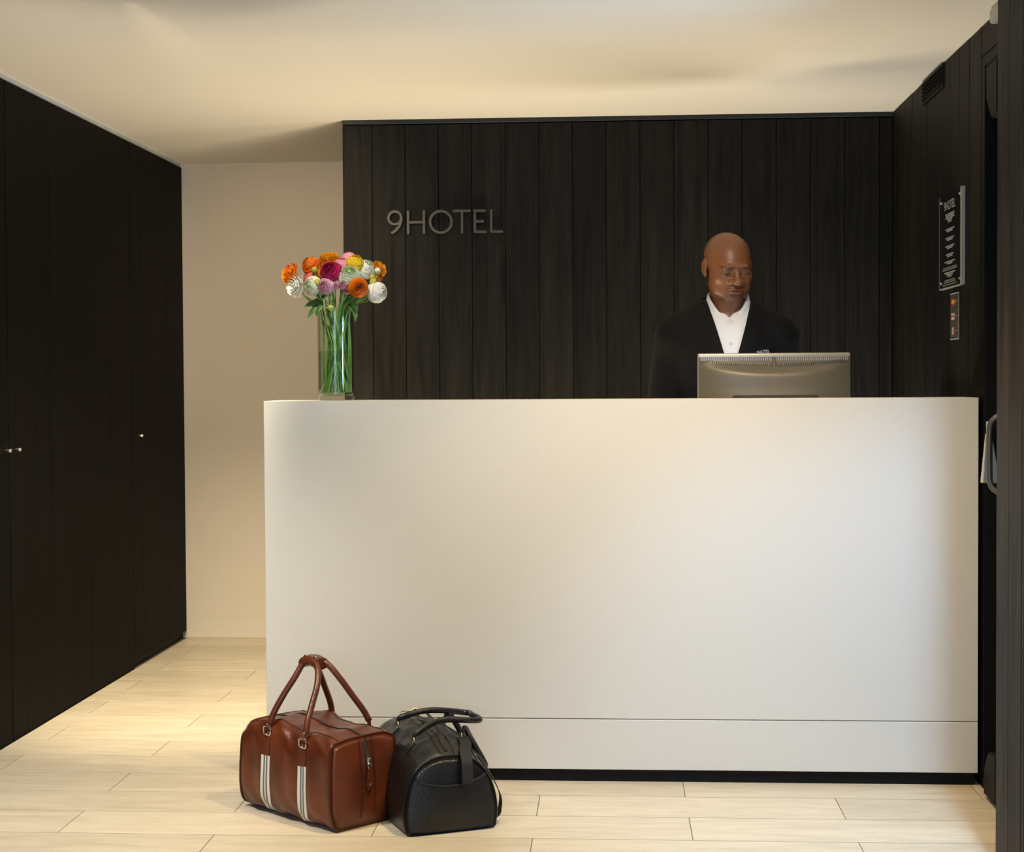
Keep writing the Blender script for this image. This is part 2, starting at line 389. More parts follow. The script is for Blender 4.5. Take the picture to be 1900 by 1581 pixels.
for nm, strokes in glyphs():
    bm = bmesh.new()
    for j, (pts, cl) in enumerate(strokes): add_stroke(bm, pts, .10, cl, j*.0002, .012, .0925)
    from_bm(nm, bm, M['letter'], sg)
    bm = bmesh.new(); xs = [p[0] for p in strokes[0][0]]; zs = [p[1] for p in strokes[0][0]]
for px, pz in ((-.0,.027),(.056,.05),(.183,.0875),(.264,.05),(.315,.05),(.379,.05)):
    tube('stud', [(px, .012, pz), (px, .0235, pz)], .0022, M['letter'], sg, 8)
def flat_logo(name, h, mat, parent, loc, rot, width_scale=1.0):
    bm = bmesh.new()
    for nm, strokes in glyphs():
        for j, (pts, cl) in enumerate(strokes): add_stroke(bm, pts, .12, cl, -.0004-.00005*j, 0, h)
    bmesh.ops.scale(bm, verts=bm.verts, vec=(width_scale, 1, 1))
    o = from_bm(name, bm, mat, parent); o.location = loc; o.rotation_euler = rot; return o

# ------------------------------------------------------------------ plaques on the right wall (local x runs towards the camera = reading direction)
M['plaque'] = simple('plaque_black', (.010,.011,.012), .18, spec=.6)
M['acrylic'] = simple('acrylic_edge', (.42,.40,.34), .3)
M['flag_plate'] = simple('flag_plate', (.075,.065,.055), .4)
p = tag(empty('notice_plaque', (XR-.0015, 5.295, 1.495), R(-90)), 'black notice plaque with rows of white print and pale edge', 'plaque')
PWD, PHT = .315, .297
box('panel', 0, PWD, -.010, 0, 0, PHT, M['plaque'], p, .0006)
box('edge_strip', PWD, PWD+.020, -.0115, 0, -.001, PHT+.001, M['acrylic'], p, .0008)
box('edge_strip', -.002, 0, -.0112, 0, -.001, PHT+.001, M['grey_print'], p)
box('edge_strip', 0, PWD, -.0112, 0, -.003, 0, M['acrylic'], p)
for x in (.02, PWD-.012):
    for z in (.018, PHT-.018):
        bm = bmesh.new(); add_lathe(bm, [(.004,0),(.004,.003),(.003,.004)], 14); bmesh.ops.rotate(bm, verts=bm.verts, matrix=Matrix.Rotation(R(90), 3, 'X'))
        o = from_bm('screw_cap', bm, M['steel'], p, 40); o.location = (x, -.010, z)
flat_logo('heading', .027, M['white_print'], p, (.085, -.0102, .247), (0,0,0), 1.22)
lines = [(.232,.13),(.226,.12),(.220,.13),(.214,.07),(.208,.05),(.184,.13),(.178,.08),(.156,.12),(.150,.08),(.130,.13),(.124,.08),(.104,.11),(.098,.08),(.081,.15),(.075,.08),(.062,.20),(.056,.22),(.046,.16),(.040,.10),(.034,.06),(.022,.15),(.016,.17),(.008,.21)]
for i, (z, wd) in enumerate(lines):
    bm = bmesh.new(); x = .157-wd/2
    while x < .157+wd/2:
        l = random.uniform(.008, .022); add_box(bm, x, min(x+l, .157+wd/2), -.0104, -.0100, z-.0021, z+.0021); x += l+.004
    from_bm('print_line', bm, M['white_print' if i not in (15, 16, 20, 21, 22) else 'grey_print'], p)
p = tag(empty('flag_plaque', (XR-.0015, 5.157, 1.326), R(-90)), 'small grey plaque with three national flags below the notice', 'plaque')
box('panel', 0, .122, -.004, 0, 0, .147, M['flag_plate'], p, .0006)
for z0, z1 in ((0,.003),(.144,.147)): box('edge_strip', 0, .122, -.0045, -.0002, z0, z1, M['white_print'], p)
box('edge_strip', .1195, .122, -.0045, -.0002, .003, .144, M['white_print'], p)
cols = dict(red=(.42,.03,.02), yel=(.60,.36,.03), whi=(.55,.52,.48), gre=(.02,.16,.06), blu=(.05,.06,.22))
for kx, c in cols.items(): M['flag_'+kx] = simple('flag_'+kx, c, .6)
def flag(z, strips):
    f = empty('flag', (.02, -.0042, z)); f.parent = p
    for c, x0, x1, z0, z1 in strips: box('stripe', x0, x1, -.0006, 0, z0, z1, M['flag_'+c], f)
flag(.108, [('red',0,.045,0,.006),('yel',0,.045,.006,.017),('red',0,.045,.017,.023)])
flag(.063, [('whi',0,.045,0,.008),('red',0,.045,.008,.013),('whi',0,.019,.013,.021),('blu',.0195,.0255,.013,.021),('whi',.026,.045,.013,.021)])
flag(.016, [('gre',0,.0148,0,.023),('whi',.015,.0298,0,.023),('red',.030,.045,0,.023)])
for z in (.120, .074, .028): box('print_line', .072, .106, -.0044, -.0038, z-.0008, z+.0008, M['white_print'], p)
# louvred grille under the ceiling
p = tag(empty('vent_grille', (XR-.0015, 5.62, 2.152), R(-90)), 'small dark louvred grille on the right wall under the ceiling', 'vent')
box('frame', 0, .34, -.004, 0, 0, .006, M['board'], p); box('frame', 0, .34, -.004, 0, .071, .077, M['board'], p)
box('frame', 0, .006, -.004, 0, .006, .071, M['board'], p); box('frame', .334, .34, -.004, 0, .006, .071, M['board'], p)
for i in range(5):
    o = box('slat', .006, .334, -.008, 0, 0, .0025, M['board'], p); o.location = (0, -.003, .012+i*.012); o.rotation_euler = (R(-35), 0, 0)
# pale fixture high on the right wall
M['fixture'] = simple('fixture_white', (.42,.43,.40), .4)
lf = tag(empty('wall_light', (XR, 4.50, 2.189)), 'pale rounded fixture above the black door by the ceiling', 'wall light')
bm = bmesh.new(); add_box(bm, -.03, 0, -.13, .04, 0, .042, .012, 4); from_bm('cover', bm, M['fixture'], lf, 50)
box('base', -.004, 0, -.135, .045, -.002, .0435, M['grey_print'], lf)
# ------------------------------------------------------------------ things
# ------------------------------------------------------------------ vase and flowers
VX, VY, VZ = -.840, 4.822, DZT
VR, VH = .0555, .282
M['glass'] = thin_glass('clear_glass', (.93,.955,.94))
M['water'] = thin_glass('water', (.88,.95,.86))
v = tag(empty('glass_vase', (VX, VY, VZ)), 'tall clear glass cylinder vase half filled with water', 'vase')
bm = bmesh.new()
ri = VR-.0035
add_lathe(bm, [(VR-.010,.0003),(VR-.003,.002),(VR,.009),(VR,VH-.001),(VR-.0015,VH),(ri,VH-.001),(ri,.020),(ri-.006,.014),(.001,.013)], 56, True, True)
from_bm('vessel', bm, M['glass'], v, 40)
bm = bmesh.new(); add_lathe(bm, [(.001,.0135),(ri-.0065,.0145),(ri-.0006,.0205),(ri-.0006,.150),(.001,.149)], 48, True, True)
from_bm('water', bm, M['water'], v, 40)

def petal_mat(name, inner, outer, sss=.0):
    m, nt, b = new_mat(name); L = nt.links.new
    at = N(nt, 'ShaderNodeAttribute', attribute_name='tone')
    mx = N(nt, 'ShaderNodeMix', data_type='RGBA'); L(at.outputs['Fac'], mx.inputs[0])
    mx.inputs[6].default_value = (*[c*(.92 if min(inner) > .25 else .70) for c in inner], 1); mx.inputs[7].default_value = (*outer, 1)
    L(mx.outputs[2], b.inputs['Base Color']); b.inputs['Roughness'].default_value = .55
    b.inputs['Specular IOR Level'].default_value = .25
    tr = N(nt, 'ShaderNodeBsdfTranslucent'); L(mx.outputs[2], tr.inputs[0])
    ms = N(nt, 'ShaderNodeMixShader'); ms.inputs[0].default_value = .38; L(b.outputs[0], ms.inputs[1]); L(tr.outputs[0], ms.inputs[2]); L(ms.outputs[0], nt.nodes['Material Output'].inputs[0])
    return m
PC = {
 'orange': ((.80,.17,.006),(.92,.30,.012)), 'deep_orange': ((.70,.10,.004),(.88,.21,.008)), 'amber': ((.85,.30,.008),(.93,.46,.02)),
 'yellow': ((.82,.52,.012),(.92,.68,.03)), 'magenta': ((.36,.008,.05),(.62,.020,.13)), 'pink': ((.80,.30,.36),(.90,.48,.52)),
 'lilac': ((.62,.26,.36),(.80,.48,.56)), 'coral': ((.78,.12,.12),(.85,.24,.22)), 'white': ((.74,.73,.60),(.92,.91,.87)),
 'green_white': ((.50,.62,.30),(.88,.90,.72)), 'cream': ((.62,.70,.38),(.90,.89,.78)), 'bud': ((.55,.50,.06),(.75,.62,.12))}
for kx, (a, b) in PC.items(): M['p_'+kx] = petal_mat('petal_'+kx, a, b)
M['flower_eye'] = simple('flower_eye', (.012,.006,.010), .7); M['flower_green'] = simple('flower_green', (.20,.34,.10), .6)
M['stem'] = simple('stem_green', (.10,.24,.035), .45, noise=.25, nscale=30); M['stem_pale'] = simple('stem_pale', (.26,.42,.10), .45, noise=.2, nscale=30)
M['leaf'] = simple('leaf_green', (.050,.135,.022), .5, noise=.3, nscale=40)

def bloom_mesh(mat, style, seed):
    """unit bloom, axis +z, radius about 1; cupped layered petals"""
    rng = random.Random(seed); bm = bmesh.new(); tone = []
    def petal(ang, r0, r1, zb, zt, wide, curl, t0, t1, frill=0.0, nu=7, nv=6):
        V = []; jt = rng.uniform(-.34, .34)
        for i in range(nv):
            s = i/(nv-1)
            # rises from base on a bowl, rolls inwards at the lip
            rr = r0 + (r1-r0)*math.sin(min(s*1.25, 1)*PI/2) - curl*max(0, s-.7)**2*6*(r1)
            z = zb + (zt-zb)*(s**1.35)
            row = []
            for j in range(nu):
                u = (j/(nu-1)-.5)*2
                w = wide*(math.sin(PI*(.16+.66*s))**.6)
                a = ang + u*w
                zz = z - .10*(zt-zb)*u*u*s + frill*math.sin(u*7+seed)*s*.12
                rj = rr*(1-.05*u*u) + frill*.09*math.sin(u*9+ang*3)*s
                row.append(bm.verts.new((rj*math.cos(a), rj*math.sin(a), zz))); tone.append(t0+(t1-t0)*s**2.2+jt*min(1, s*2))
            V.append(row)
        for i in range(nv-1):
            for j in range(nu-1): bm.faces.new((V[i][j], V[i][j+1], V[i+1][j+1], V[i+1][j]))
    if style == 'rose':      # ranunculus: tight rings seen from above
        rings = [(.10,.16,.50,.62,3),(.16,.28,.42,.66,4),(.22,.42,.32,.66,5),(.30,.56,.20,.60,6),(.38,.70,.06,.50,6),(.44,.84,-.10,.36,7),(.46,.96,-.26,.16,7),(.44,1.02,-.42,-.06,7)]
        for q, (r0, r1, zb, zt, n) in enumerate(rings):
            off = rng.random()*6
            for i in range(n): petal(off+2*PI*i/n+rng.uniform(-.12,.12), r0*.8, r1, zb-.1, zt+rng.uniform(-.05,.05), PI/n*1.32, .30, 0.0, .62+q*.05)
    elif style == 'ball':    # side view: full globe of wrapped petals
        rings = [(.20,.30,.35,.75,4),(.35,.55,.10,.72,5),(.45,.75,-.15,.60,6),(.55,.92,-.40,.42,6),(.55,1.0,-.62,.18,6),(.50,.98,-.80,-.12,6)]
        for q, (r0, r1, zb, zt, n) in enumerate(rings):
            off = rng.random()*6
            for i in range(n): petal(off+2*PI*i/n, r0, r1, zb, zt+rng.uniform(-.06,.06), PI/n*1.45, .45, 0.0, .65+q*.06)
    else:                    # frilled open flower
        rings = [(.08,.30,.30,.60,8),(.12,.50,.22,.62,10),(.15,.70,.10,.55,11),(.18,.86,-.02,.40,12),(.20,.98,-.16,.20,12),(.2,1.05,-.30,-.04,12)]
        for q, (r0, r1, zb, zt, n) in enumerate(rings):
            off = rng.random()*6
            for i in range(n): petal(off+2*PI*i/n+rng.uniform(-.1,.1), r0, r1*rng.uniform(.93,1.06), zb, zt+rng.uniform(-.08,.08), PI/n*1.05, -.05, .0, .6+q*.07, .32, 5, 5)
    bmesh.ops.recalc_face_normals(bm, faces=bm.faces)
    me = bpy.data.meshes.new('bloom'); bm.to_mesh(me); bm.free()
    a = me.attributes.new('tone', 'FLOAT', 'POINT'); a.data.foreach_set('value', [min(max(t, 0), 1) for t in tone])
    me.materials.append(mat); me.shade_smooth(); return me
def leaf_obj(pts, width, parent, mat, lobes=4, side=(0,1,0), name='leaf'):
    C = catmull(pts, 4); n = len(C); G = []
    sd = Vector(side)
    for i, c in enumerate(C):
        s = i/(n-1); c = Vector(c); t = (Vector(C[min(i+1,n-1)])-Vector(C[max(i-1,0)])).normalized()
        u = (sd-t*sd.dot(t)).normalized(); up = t.cross(u)
        w = width*math.sin(PI*min(.06+.94*s, .985))**.7*(.62+.38*abs(math.cos(s*PI*lobes)))
        G.append([c-u*w+up*w*.3, c-u*w*.5+up*.08*w, c, c+u*w*.5+up*.08*w, c+u*w+up*w*.3])
    return grid_mesh(name, G, mat, parent, thick=.0006)
# x, z relative to the vase foot (metres across the photo plane), depth y, radius, colour, style, facing (x,y,z), label
PXM = 612.0
def fl_pos(cx, cy): return ((490+cx/4.94-624)/PXM, (741-(440+cy/4.94))/PXM)
FL = [
 (265,320,-.035,92,'orange','frill',(-.75,-.45,.35),'bright orange frilled bloom at the far left of the bouquet'),
 (440,238,-.01,88,'deep_orange','ball',(-.45,-.45,.75),'deep orange bloom at upper left, beside the amber one'),
 (605,190,.0,92,'amber','frill',(-.1,-.35,.95),'amber frilled bloom at the top of the bouquet'),
 (778,175,.02,74,'pink','ball',(.05,-.3,.95),'pale pink bloom at the very top of the bouquet'),
 (735,235,-.03,66,'pink','ball',(.1,-.6,.8),'pale pink bloom squeezed between magenta and yellow blooms'),
 (865,222,-.03,80,'yellow','ball',(.25,-.55,.8),'bright yellow bloom at upper right'),
 (955,275,-.01,88,'white','ball',(.45,-.6,.6),'white bloom with green eye at upper right'),
 (660,305,-.075,98,'magenta','rose',(-.05,-.9,.42),'deep magenta bloom in the middle of the bouquet'),
 (825,350,-.07,102,'green_white','rose',(.15,-.85,.5),'greenish white bloom with green eye right of the magenta one'),
 (1065,275,.005,72,'amber','frill',(.75,-.35,.5),'orange and yellow frilled bloom at the far right'),
 (915,458,-.085,88,'deep_orange','rose',(.30,-.92,.1),'orange bloom with black eye at lower right'),
 (1070,497,-.03,96,'white','ball',(.75,-.5,-.05),'large white bloom drooping at the lower right'),
 (325,435,-.05,98,'white','frill',(-.6,-.65,-.1),'shaggy white bloom at the lower left'),
 (445,362,-.03,68,'coral','ball',(-.3,-.5,.7),'coral bloom half hidden between white and orange blooms'),
 (482,437,-.07,86,'cream','rose',(-.35,-.85,.1),'cream bloom with pale green heart left of the lilac one'),
 (618,442,-.085,74,'lilac','rose',(-.1,-.97,.1),'lilac pink bloom under the magenta one'),
 (703,440,-.08,38,'lilac','rose',(.05,-.95,.1),'small lilac bloom beside the larger lilac one'),
 (775,432,-.085,42,'lilac','rose',(.05,-.95,.2),'small dusky pink bloom under the greenish white one'),
 (800,482,-.07,44,'pink','ball',(.1,-.7,-.2),'small pale pink bloom behind the orange one with black eye'),
 (532,305,-.035,50,'amber','ball',(-.2,-.6,.6),'small amber bloom between coral and magenta blooms'),
 (1080,362,-.03,36,'orange','ball',(.6,-.6,.2),'small orange bloom above the drooping white one'),
]
random.seed(11)
def stem_path(head, k):
    hx_, hy_, hz_ = head
    a = random.uniform(0, 2*PI); rr = VR*.82*math.sqrt(random.uniform(.25, 1))
    nx, ny = max(-.044, min(.044, hx_*.46+random.uniform(-.012,.012))), max(-.038, min(.038, hy_*.5+random.uniform(-.012,.012)))
    fx, fy = rr*math.cos(a), rr*math.sin(a)
    return catmull([(hx_,hy_,hz_),(hx_*.72+nx*.28,hy_*.72+ny*.28,hz_-(hz_-VH)*.55),(nx,ny,VH-.005),((nx+fx)/2,(ny+fy)/2,.15),(fx,fy,.024)], 6)
for i, (cx, cy, dy, rp, colr, style, fac, label) in enumerate(FL):
    x, z = fl_pos(cx, cy); r = 1.09*rp/4.94/PXM
    f = tag(empty('cut_flower', (VX, VY, VZ)), label, 'flower', 'cut flowers in the glass vase')
    me = bloom_mesh(M['p_'+colr], style, 20+i)
    b = link('bloom', me, None, f)
    fv = Vector(fac).normalized(); b.location = (x, dy, z); b.scale = (r, r, r)
    b.rotation_euler = fv.to_track_quat('Z', 'Y').to_euler()
    back = Vector((x, dy, z)) - fv*r*.45
    tube('stem', stem_path(back, i), .0021, M['stem' if i % 3 else 'stem_pale'], f, 6)
    eye = None
    if 'black eye' in label: eye = M['flower_eye']
    elif 'green eye' in label or 'green heart' in label: eye = M['flower_green']
    elif colr == 'magenta': eye = M['flower_eye']
    if eye:
        bm = bmesh.new(); bmesh.ops.create_icosphere(bm, subdivisions=2, radius=.17 if colr != 'magenta' else .10); bmesh.ops.scale(bm, verts=bm.verts, vec=(1,1,.55))
        e = from_bm('flower_eye', bm, eye, b, 180); e.location = (0, 0, .62 if style == 'rose' else .74)
# buds
for (cx, cy, dy, rp, colr, label) in [(1075,305,-.05,28,'white','tiny white bud in front of the far right bloom'),(500,290,-.055,26,'bud','tiny green and yellow bud left of the magenta bloom'),
        (535,415,-.08,34,'bud','yellow green bud between cream and lilac blooms'),(1030,405,-.035,36,'bud','pale green bud above the drooping white bloom'),(1015,360,-.02,30,'bud','pale green bud below the far right bloom'),
        (655,643,-.078,30,'bud','yellow bud hanging over the rim of the vase')]:
    x, z = fl_pos(cx, cy); r = rp/4.94/PXM
    f = tag(empty('flower_bud', (VX, VY, VZ)), label, 'flower', 'flower buds in the glass vase')
    bm = bmesh.new(); bmesh.ops.create_icosphere(bm, subdivisions=2, radius=r)
    bm.verts.ensure_lookup_table()
    for q in bm.verts:
        a = math.atan2(q.co.y, q.co.x); q.co *= 1+.10*math.cos(a*5); q.co.z *= .95
    me_ = bpy.data.meshes.new('bud'); bm.to_mesh(me_); bm.free()
    at = me_.attributes.new('tone', 'FLOAT', 'POINT'); at.data.foreach_set('value', [random.random() for _ in me_.vertices])
    b = link('bud', me_, M['p_'+colr], f, 180); b.location = (x, dy, z)
    bm = bmesh.new()
    for q in range(5):
        a = 2*PI*q/5; add_tube(bm, [(r*.2*math.cos(a),r*.2*math.sin(a),-r*1.02),(r*.85*math.cos(a),r*.85*math.sin(a),-r*.65),(r*1.08*math.cos(a),r*1.08*math.sin(a),-r*.05)], 0, flat=(r*.7,.0006), side=(-math.sin(a),math.cos(a),0))
    s_ = from_bm('sepal', bm, M['stem_pale'], f, 60); s_.location = (x, dy, z)
    if cy > 600:
        s_.rotation_euler = b.rotation_euler = (0, R(-100), 0)
        q0 = (x, dy, z)
        pth = catmull([(x-.006,dy,z-.001),(x-.016,dy,z+.002),(x-.020,dy+.004,z+.025),(x-.010,dy+.02,z+.045),(x+.002,dy+.035,z+.03),(-.005,-.03,VH-.03),(.0,-.02,.15),(.012,.01,.026)], 5)
    else:
        pth = stem_path((x, dy+.004, z-r*.9), 0)
    tube('stem', pth, .0017, M['stem_pale'], f, 6)
# loose greenery: each a stem with jagged leaves
random.seed(5)
GR = [(-.075,-.01,.285,-1,'jagged green leaves drooping over the left rim of the vase'),(.072,-.01,.285,1,'jagged green leaves hanging over the right rim of the vase')]
for gx, gy, gz, sg_, label in GR:
    f = tag(empty('leaf_sprig', (VX, VY, VZ)), label, 'leaves', 'leaf sprigs in the vase')
    tube('stem', catmull([(gx*.75,gy-.03,VH+.01),(gx*.55,gy-.01,VH+.012),(gx*.45,gy*.5,VH-.03),(gx*.2,0,.12),(gx*.1,.01,.026)], 5), .002, M['stem'], f, 6)
    if sg_ < 0:
        L_ = [((-.030,-.03,.305),(-.060,-.035,.302),(-.092,-.04,.283),.015),((-.040,-.035,.295),(-.062,-.045,.278),(-.078,-.05,.250),.013),((-.02,-.03,.32),(-.04,-.04,.318),(-.062,-.045,.335),.012),((-.03,-.04,.30),(-.045,-.055,.275),(-.05,-.06,.255),.011),((-.01,-.03,.33),(-.03,-.035,.345),(-.055,-.03,.355),.011)]
    else:
        L_ = [((.040,-.03,.31),(.062,-.04,.292),(.072,-.045,.262),.013),((.045,-.035,.295),(.064,-.045,.268),(.068,-.05,.238),.011),((.03,-.03,.32),(.055,-.035,.322),(.080,-.03,.310),.012),((.02,-.035,.33),(.045,-.045,.34),(.062,-.045,.33),.011)]
    for a, b, c, wd in L_: leaf_obj([a, b, c], wd, f, M['leaf'], 3, side=(.3*sg_, .6, .75))
# extra stems of leaves standing inside the vase
for q in range(22):
    a = random.uniform(0, 2*PI); rr = .046*math.sqrt(random.uniform(.45, 1)); a2 = a+random.uniform(1.8, 3.6); r2 = .046*math.sqrt(random.uniform(.4, 1))
    f = tag(empty('foliage_sprig', (VX, VY, VZ)), 'slim green leafy stem standing inside the vase', 'leaves', 'green stems inside the vase')
    top = (rr*math.cos(a), rr*math.sin(a), random.uniform(.24, .345)); bot = (r2*math.cos(a2), r2*math.sin(a2), .025)
    mid = ((top[0]+bot[0])*.62, (top[1]+bot[1])*.62, .14)
    pth = catmull([top, mid, bot], 6)
    tube('stem', pth, random.uniform(.0017,.0028), M['stem' if q % 2 else 'stem_pale'], f, 6)
    p0 = Vector(pth[3+q % 6]); dv = Vector((p0.x, p0.y, 0)); dv = dv.normalized()*.006 if dv.length > .001 else Vector((.006,0,0))
    if Vector((p0.x,p0.y,0)).length+.012 < .050:
        leaf_obj([p0, p0+dv+Vector((0,0,.025)), p0+dv*1.6+Vector((0,0,.052))], .007, f, M['leaf'], 3, side=(-dv.y, dv.x, 0.001))

# ------------------------------------------------------------------ leather materials
def leather(name, dark, light, rough, bump, scale, spec=.5):
    m, nt, b = new_mat(name); L = nt.links.new; tc = N(nt, 'ShaderNodeTexCoord')
    n = N(nt, 'ShaderNodeTexNoise'); n.inputs['Scale'].default_value = 9; n.inputs['Detail'].default_value = 5; L(tc.outputs['Object'], n.inputs[0])
    cr = N(nt, 'ShaderNodeValToRGB'); cr.color_ramp.elements[0].position = .3; cr.color_ramp.elements[1].position = .72
    cr.color_ramp.elements[0].color = (*dark, 1); cr.color_ramp.elements[1].color = (*light, 1); L(n.outputs['Fac'], cr.inputs[0]); L(cr.outputs[0], b.inputs['Base Color'])
    vo = N(nt, 'ShaderNodeTexVoronoi'); vo.inputs['Scale'].default_value = scale; L(tc.outputs['Object'], vo.inputs['Vector'])
    n2 = N(nt, 'ShaderNodeTexNoise'); n2.inputs['Scale'].default_value = 22; n2.inputs['Detail'].default_value = 3; L(tc.outputs['Object'], n2.inputs[0])
    ad = N(nt, 'ShaderNodeMath', operation='MULTIPLY_ADD'); ad.inputs[1].default_value = 3.0; L(n2.outputs['Fac'], ad.inputs[0]); L(vo.outputs['Distance'], ad.inputs[2])
    bp = N(nt, 'ShaderNodeBump'); bp.inputs['Strength'].default_value = bump; bp.inputs['Distance'].default_value = .002; L(ad.outputs[0], bp.inputs['Height']); L(bp.outputs[0], b.inputs['Normal'])
    b.inputs['Roughness'].default_value = rough; b.inputs['Specular IOR Level'].default_value = spec
    return m
M['tan'] = leather('brown_leather', (.060,.0115,.0036), (.150,.032,.0085), .34, .22, 260)
M['tan_strap'] = leather('brown_strap', (.072,.014,.0048), (.135,.030,.009), .33, .15, 300)
M['tan_dark'] = leather('brown_piping', (.034,.007,.0025), (.065,.014,.0045), .4, .1, 300)
M['blk'] = leather('black_leather', (.0042,.0042,.0042), (.0085,.0085,.0085), .33, .3, 320)
M['blk_pipe'] = simple('black_piping', (.003,.003,.003), .35)
M['web'] = simple('black_webbing', (.010,.0095,.009), .7, bump=.3, bscale=500)
M['web_white'] = simple('white_webbing', (.72,.68,.60), .8, bump=.3, bscale=600)
M['web_grey'] = simple('grey_webbing', (.14,.135,.125), .8, bump=.3, bscale=600)
M['zip'] = simple('zip_metal', (.45,.42,.36), .3, 1.0)
M['zip_dark'] = simple('zip_dark', (.03,.022,.016), .35, .5)

class Loft:
    """bag body: rings of a closed profile along an axis; prof(s,t)->(a,z); axis coordinate s in [-1,1]"""
    def __init__(self, fn): self.fn = fn
    def pt(self, s, t, off=0.0):
        p = Vector(self.fn(s, t))
        if off:
            e = 1e-3
            du = Vector(self.fn(s+e, t))-Vector(self.fn(s-e, t)); dv = Vector(self.fn(s, t+e))-Vector(self.fn(s, t-e))
            n = du.cross(dv).normalized()
            c = Vector(self.fn(s, t)); mid = Vector((c.x if self.axis == 0 else 0, c.y if self.axis == 1 else 0, .12))
            if n.dot(c-mid) < 0: n = -n
            p = p+n*off
        return p
    def body(self, name, mat, parent, ns=48, nt=72):
        G = [[self.pt(-1+2*i/ns, 2*PI*j/nt) for j in range(nt)] for i in range(ns+1)]
        return grid_mesh(name, G, mat, parent, closed_u=True, smooth=180)
    def cap(self, name, s, bulge, mat, parent, nt=72, nr=9, scale=1.0, off=0.0):
        ring = [self.pt(s, 2*PI*j/nt) for j in range(nt)]; c = sum(ring, Vector())/nt
        ax = Vector((1,0,0)) if self.axis == 0 else Vector((0,1,0)); sg = 1 if s > 0 else -1
        G = []
        for i in range(nr+1):
            q = scale*(1-i/nr*.985)
            G.append([c+(p-c)*q+ax*sg*(off+bulge*(1-(q/scale)**2.2)) for p in ring])
        o = grid_mesh(name, G, mat, parent, closed_u=True, smooth=180, caps=True); return o
    def patch(self, name, s0, s1, t0, t1, off, mat, parent, n=4, m=24, thick=.0015, smid=None):
        G = []
        for i in range(m+1):
            q = i/m; t = t0+(t1-t0)*q; sh = smid(q) if smid else 0
            G.append([self.pt(s0+sh+(s1-s0)*j/n, t, off) for j in range(n+1)])
        return grid_mesh(name, G, mat, parent, thick=thick)

# ------------------------------------------------------------------ brown holdall
BL, BD = .205, .125      # half length, half depth
bang = math.atan2(-.66, .75)
bb = tag(empty('travel_bag', (-.822, 4.378, 0), bang), 'brown leather holdall with striped webbing bands and arched handles', 'bag', 'travel bags in front of the desk')
def brown_fn(s, t):
    n = 4.8 if math.sin(t) < 0 else 6.5; c, sn = math.cos(t), math.sin(t)
    yy = math.copysign(abs(c)**(2/n), c); zz = math.copysign(abs(sn)**(2/n), sn)
    hz = .122+.010*math.cos(s*PI/2)*(1 if zz > 0 else .0)
    up = (zz+1)/2
    d = BD*(1.0-.075*up**2.2)*(1+.05*math.cos(s*PI/2)*math.sin(PI*up))
    if zz > 0:   # soft top: ridge where the handles pull, dip between
        hz += .012*math.exp(-((s+.30)/.22)**2) - .008*math.exp(-((s-.25)/.2)**2)
        hz += -.010*abs(yy)**3*(.5+.5*math.cos(s*5))
    x = s*(BL - .010*(up**2))
    wr = .0016*math.sin(11*s+4*t)+.0014*math.sin(17*s-7*t+1)
    # soft rounding of the long ends
    e = max(0, abs(s)-.93)/.07; k = 1-.035*e*e
    return (x, (d+wr)*yy*k, .124+(hz+wr)*zz*(k if zz > 0 else 1))
BLF = Loft(brown_fn); BLF.axis = 0
BLF.body('body', M['tan'], bb)
for s in (-1, 1):
    g = BLF.cap('end_panel', s, .016, M['tan'], bb)
    ring = [BLF.pt(s*.985, 2*PI*j/72, .0012) for j in range(72)]
    tube('piping', ring, .0032, M['tan_dark'], bb, 7, closed=True)
# centre seams on the near end and the zip that runs over the top and down the end
def brown_end(y, z):      # x of the near end surface
    yy = abs(y)/BD; zz = abs(z-.124)/.125
    q = min(1, max(yy, zz)); return BL-.010*((z/.25)**2) + .016*(1-q**2.2)
for y0 in (-.022, .022):
    tube('seam', [(brown_end(y0, z)+.0005, y0+(.0 if z < .2 else (z-.2)*.05), z) for z in np.linspace(.03, .238, 22)], .0013, M['tan_dark'], bb, 6)
zp = [(brown_end(0, z)+.001, .0, z) for z in np.linspace(.165, .240, 9)]
tube('zip_end', zp, 0, M['zip'], bb, flat=(.009, .003), side=(0,1,0))
tp = [BLF.pt(s, PI/2, .001) for s in np.linspace(-.97, .97, 30)]
tube('zip_top', tp, 0, M['zip_dark'], bb, flat=(.008, .0025), side=(0,1,0))
for t_ in (PI/2-.30, PI/2+.30):
    tube('seam', [BLF.pt(s, t_, .0006) for s in np.linspace(-.98, .98, 40)], .0012, M['tan_dark'], bb, 6)
zs = empty('zip_puller', (brown_end(0,.17)+.004, 0, .172)); zs.parent = bb
box('slider', -.003, .004, -.006, .006, -.002, .016, M['chrome'], zs, .0015)
tube('ring', [(.004+.001, .006*math.cos(a), -.006+.008*math.sin(a)) for a in np.linspace(0, 2*PI, 16, endpoint=False)], .0013, M['chrome'], zs, 6, closed=True)
G = []
for q, (zz, wd) in enumerate([(-.010,.004),(-.020,.008),(-.040,.010),(-.056,.012),(-.066,.010),(-.070,.005)]):
    G.append([(.006, -wd, zz), (.0075, 0, zz), (.006, wd, zz)])
grid_mesh('leather_pull', G, M['tan_strap'], zs, thick=.003)
bm = bmesh.new(); add_lathe(bm, [(.004,0),(.004,.002),(.002,.003)], 14); bmesh.ops.rotate(bm, verts=bm.verts, matrix=Matrix.Rotation(R(90), 3, 'Y'))
o = from_bm('stud', bm, M['chrome'], zs, 40); o.location = (.0075, 0, -.055)
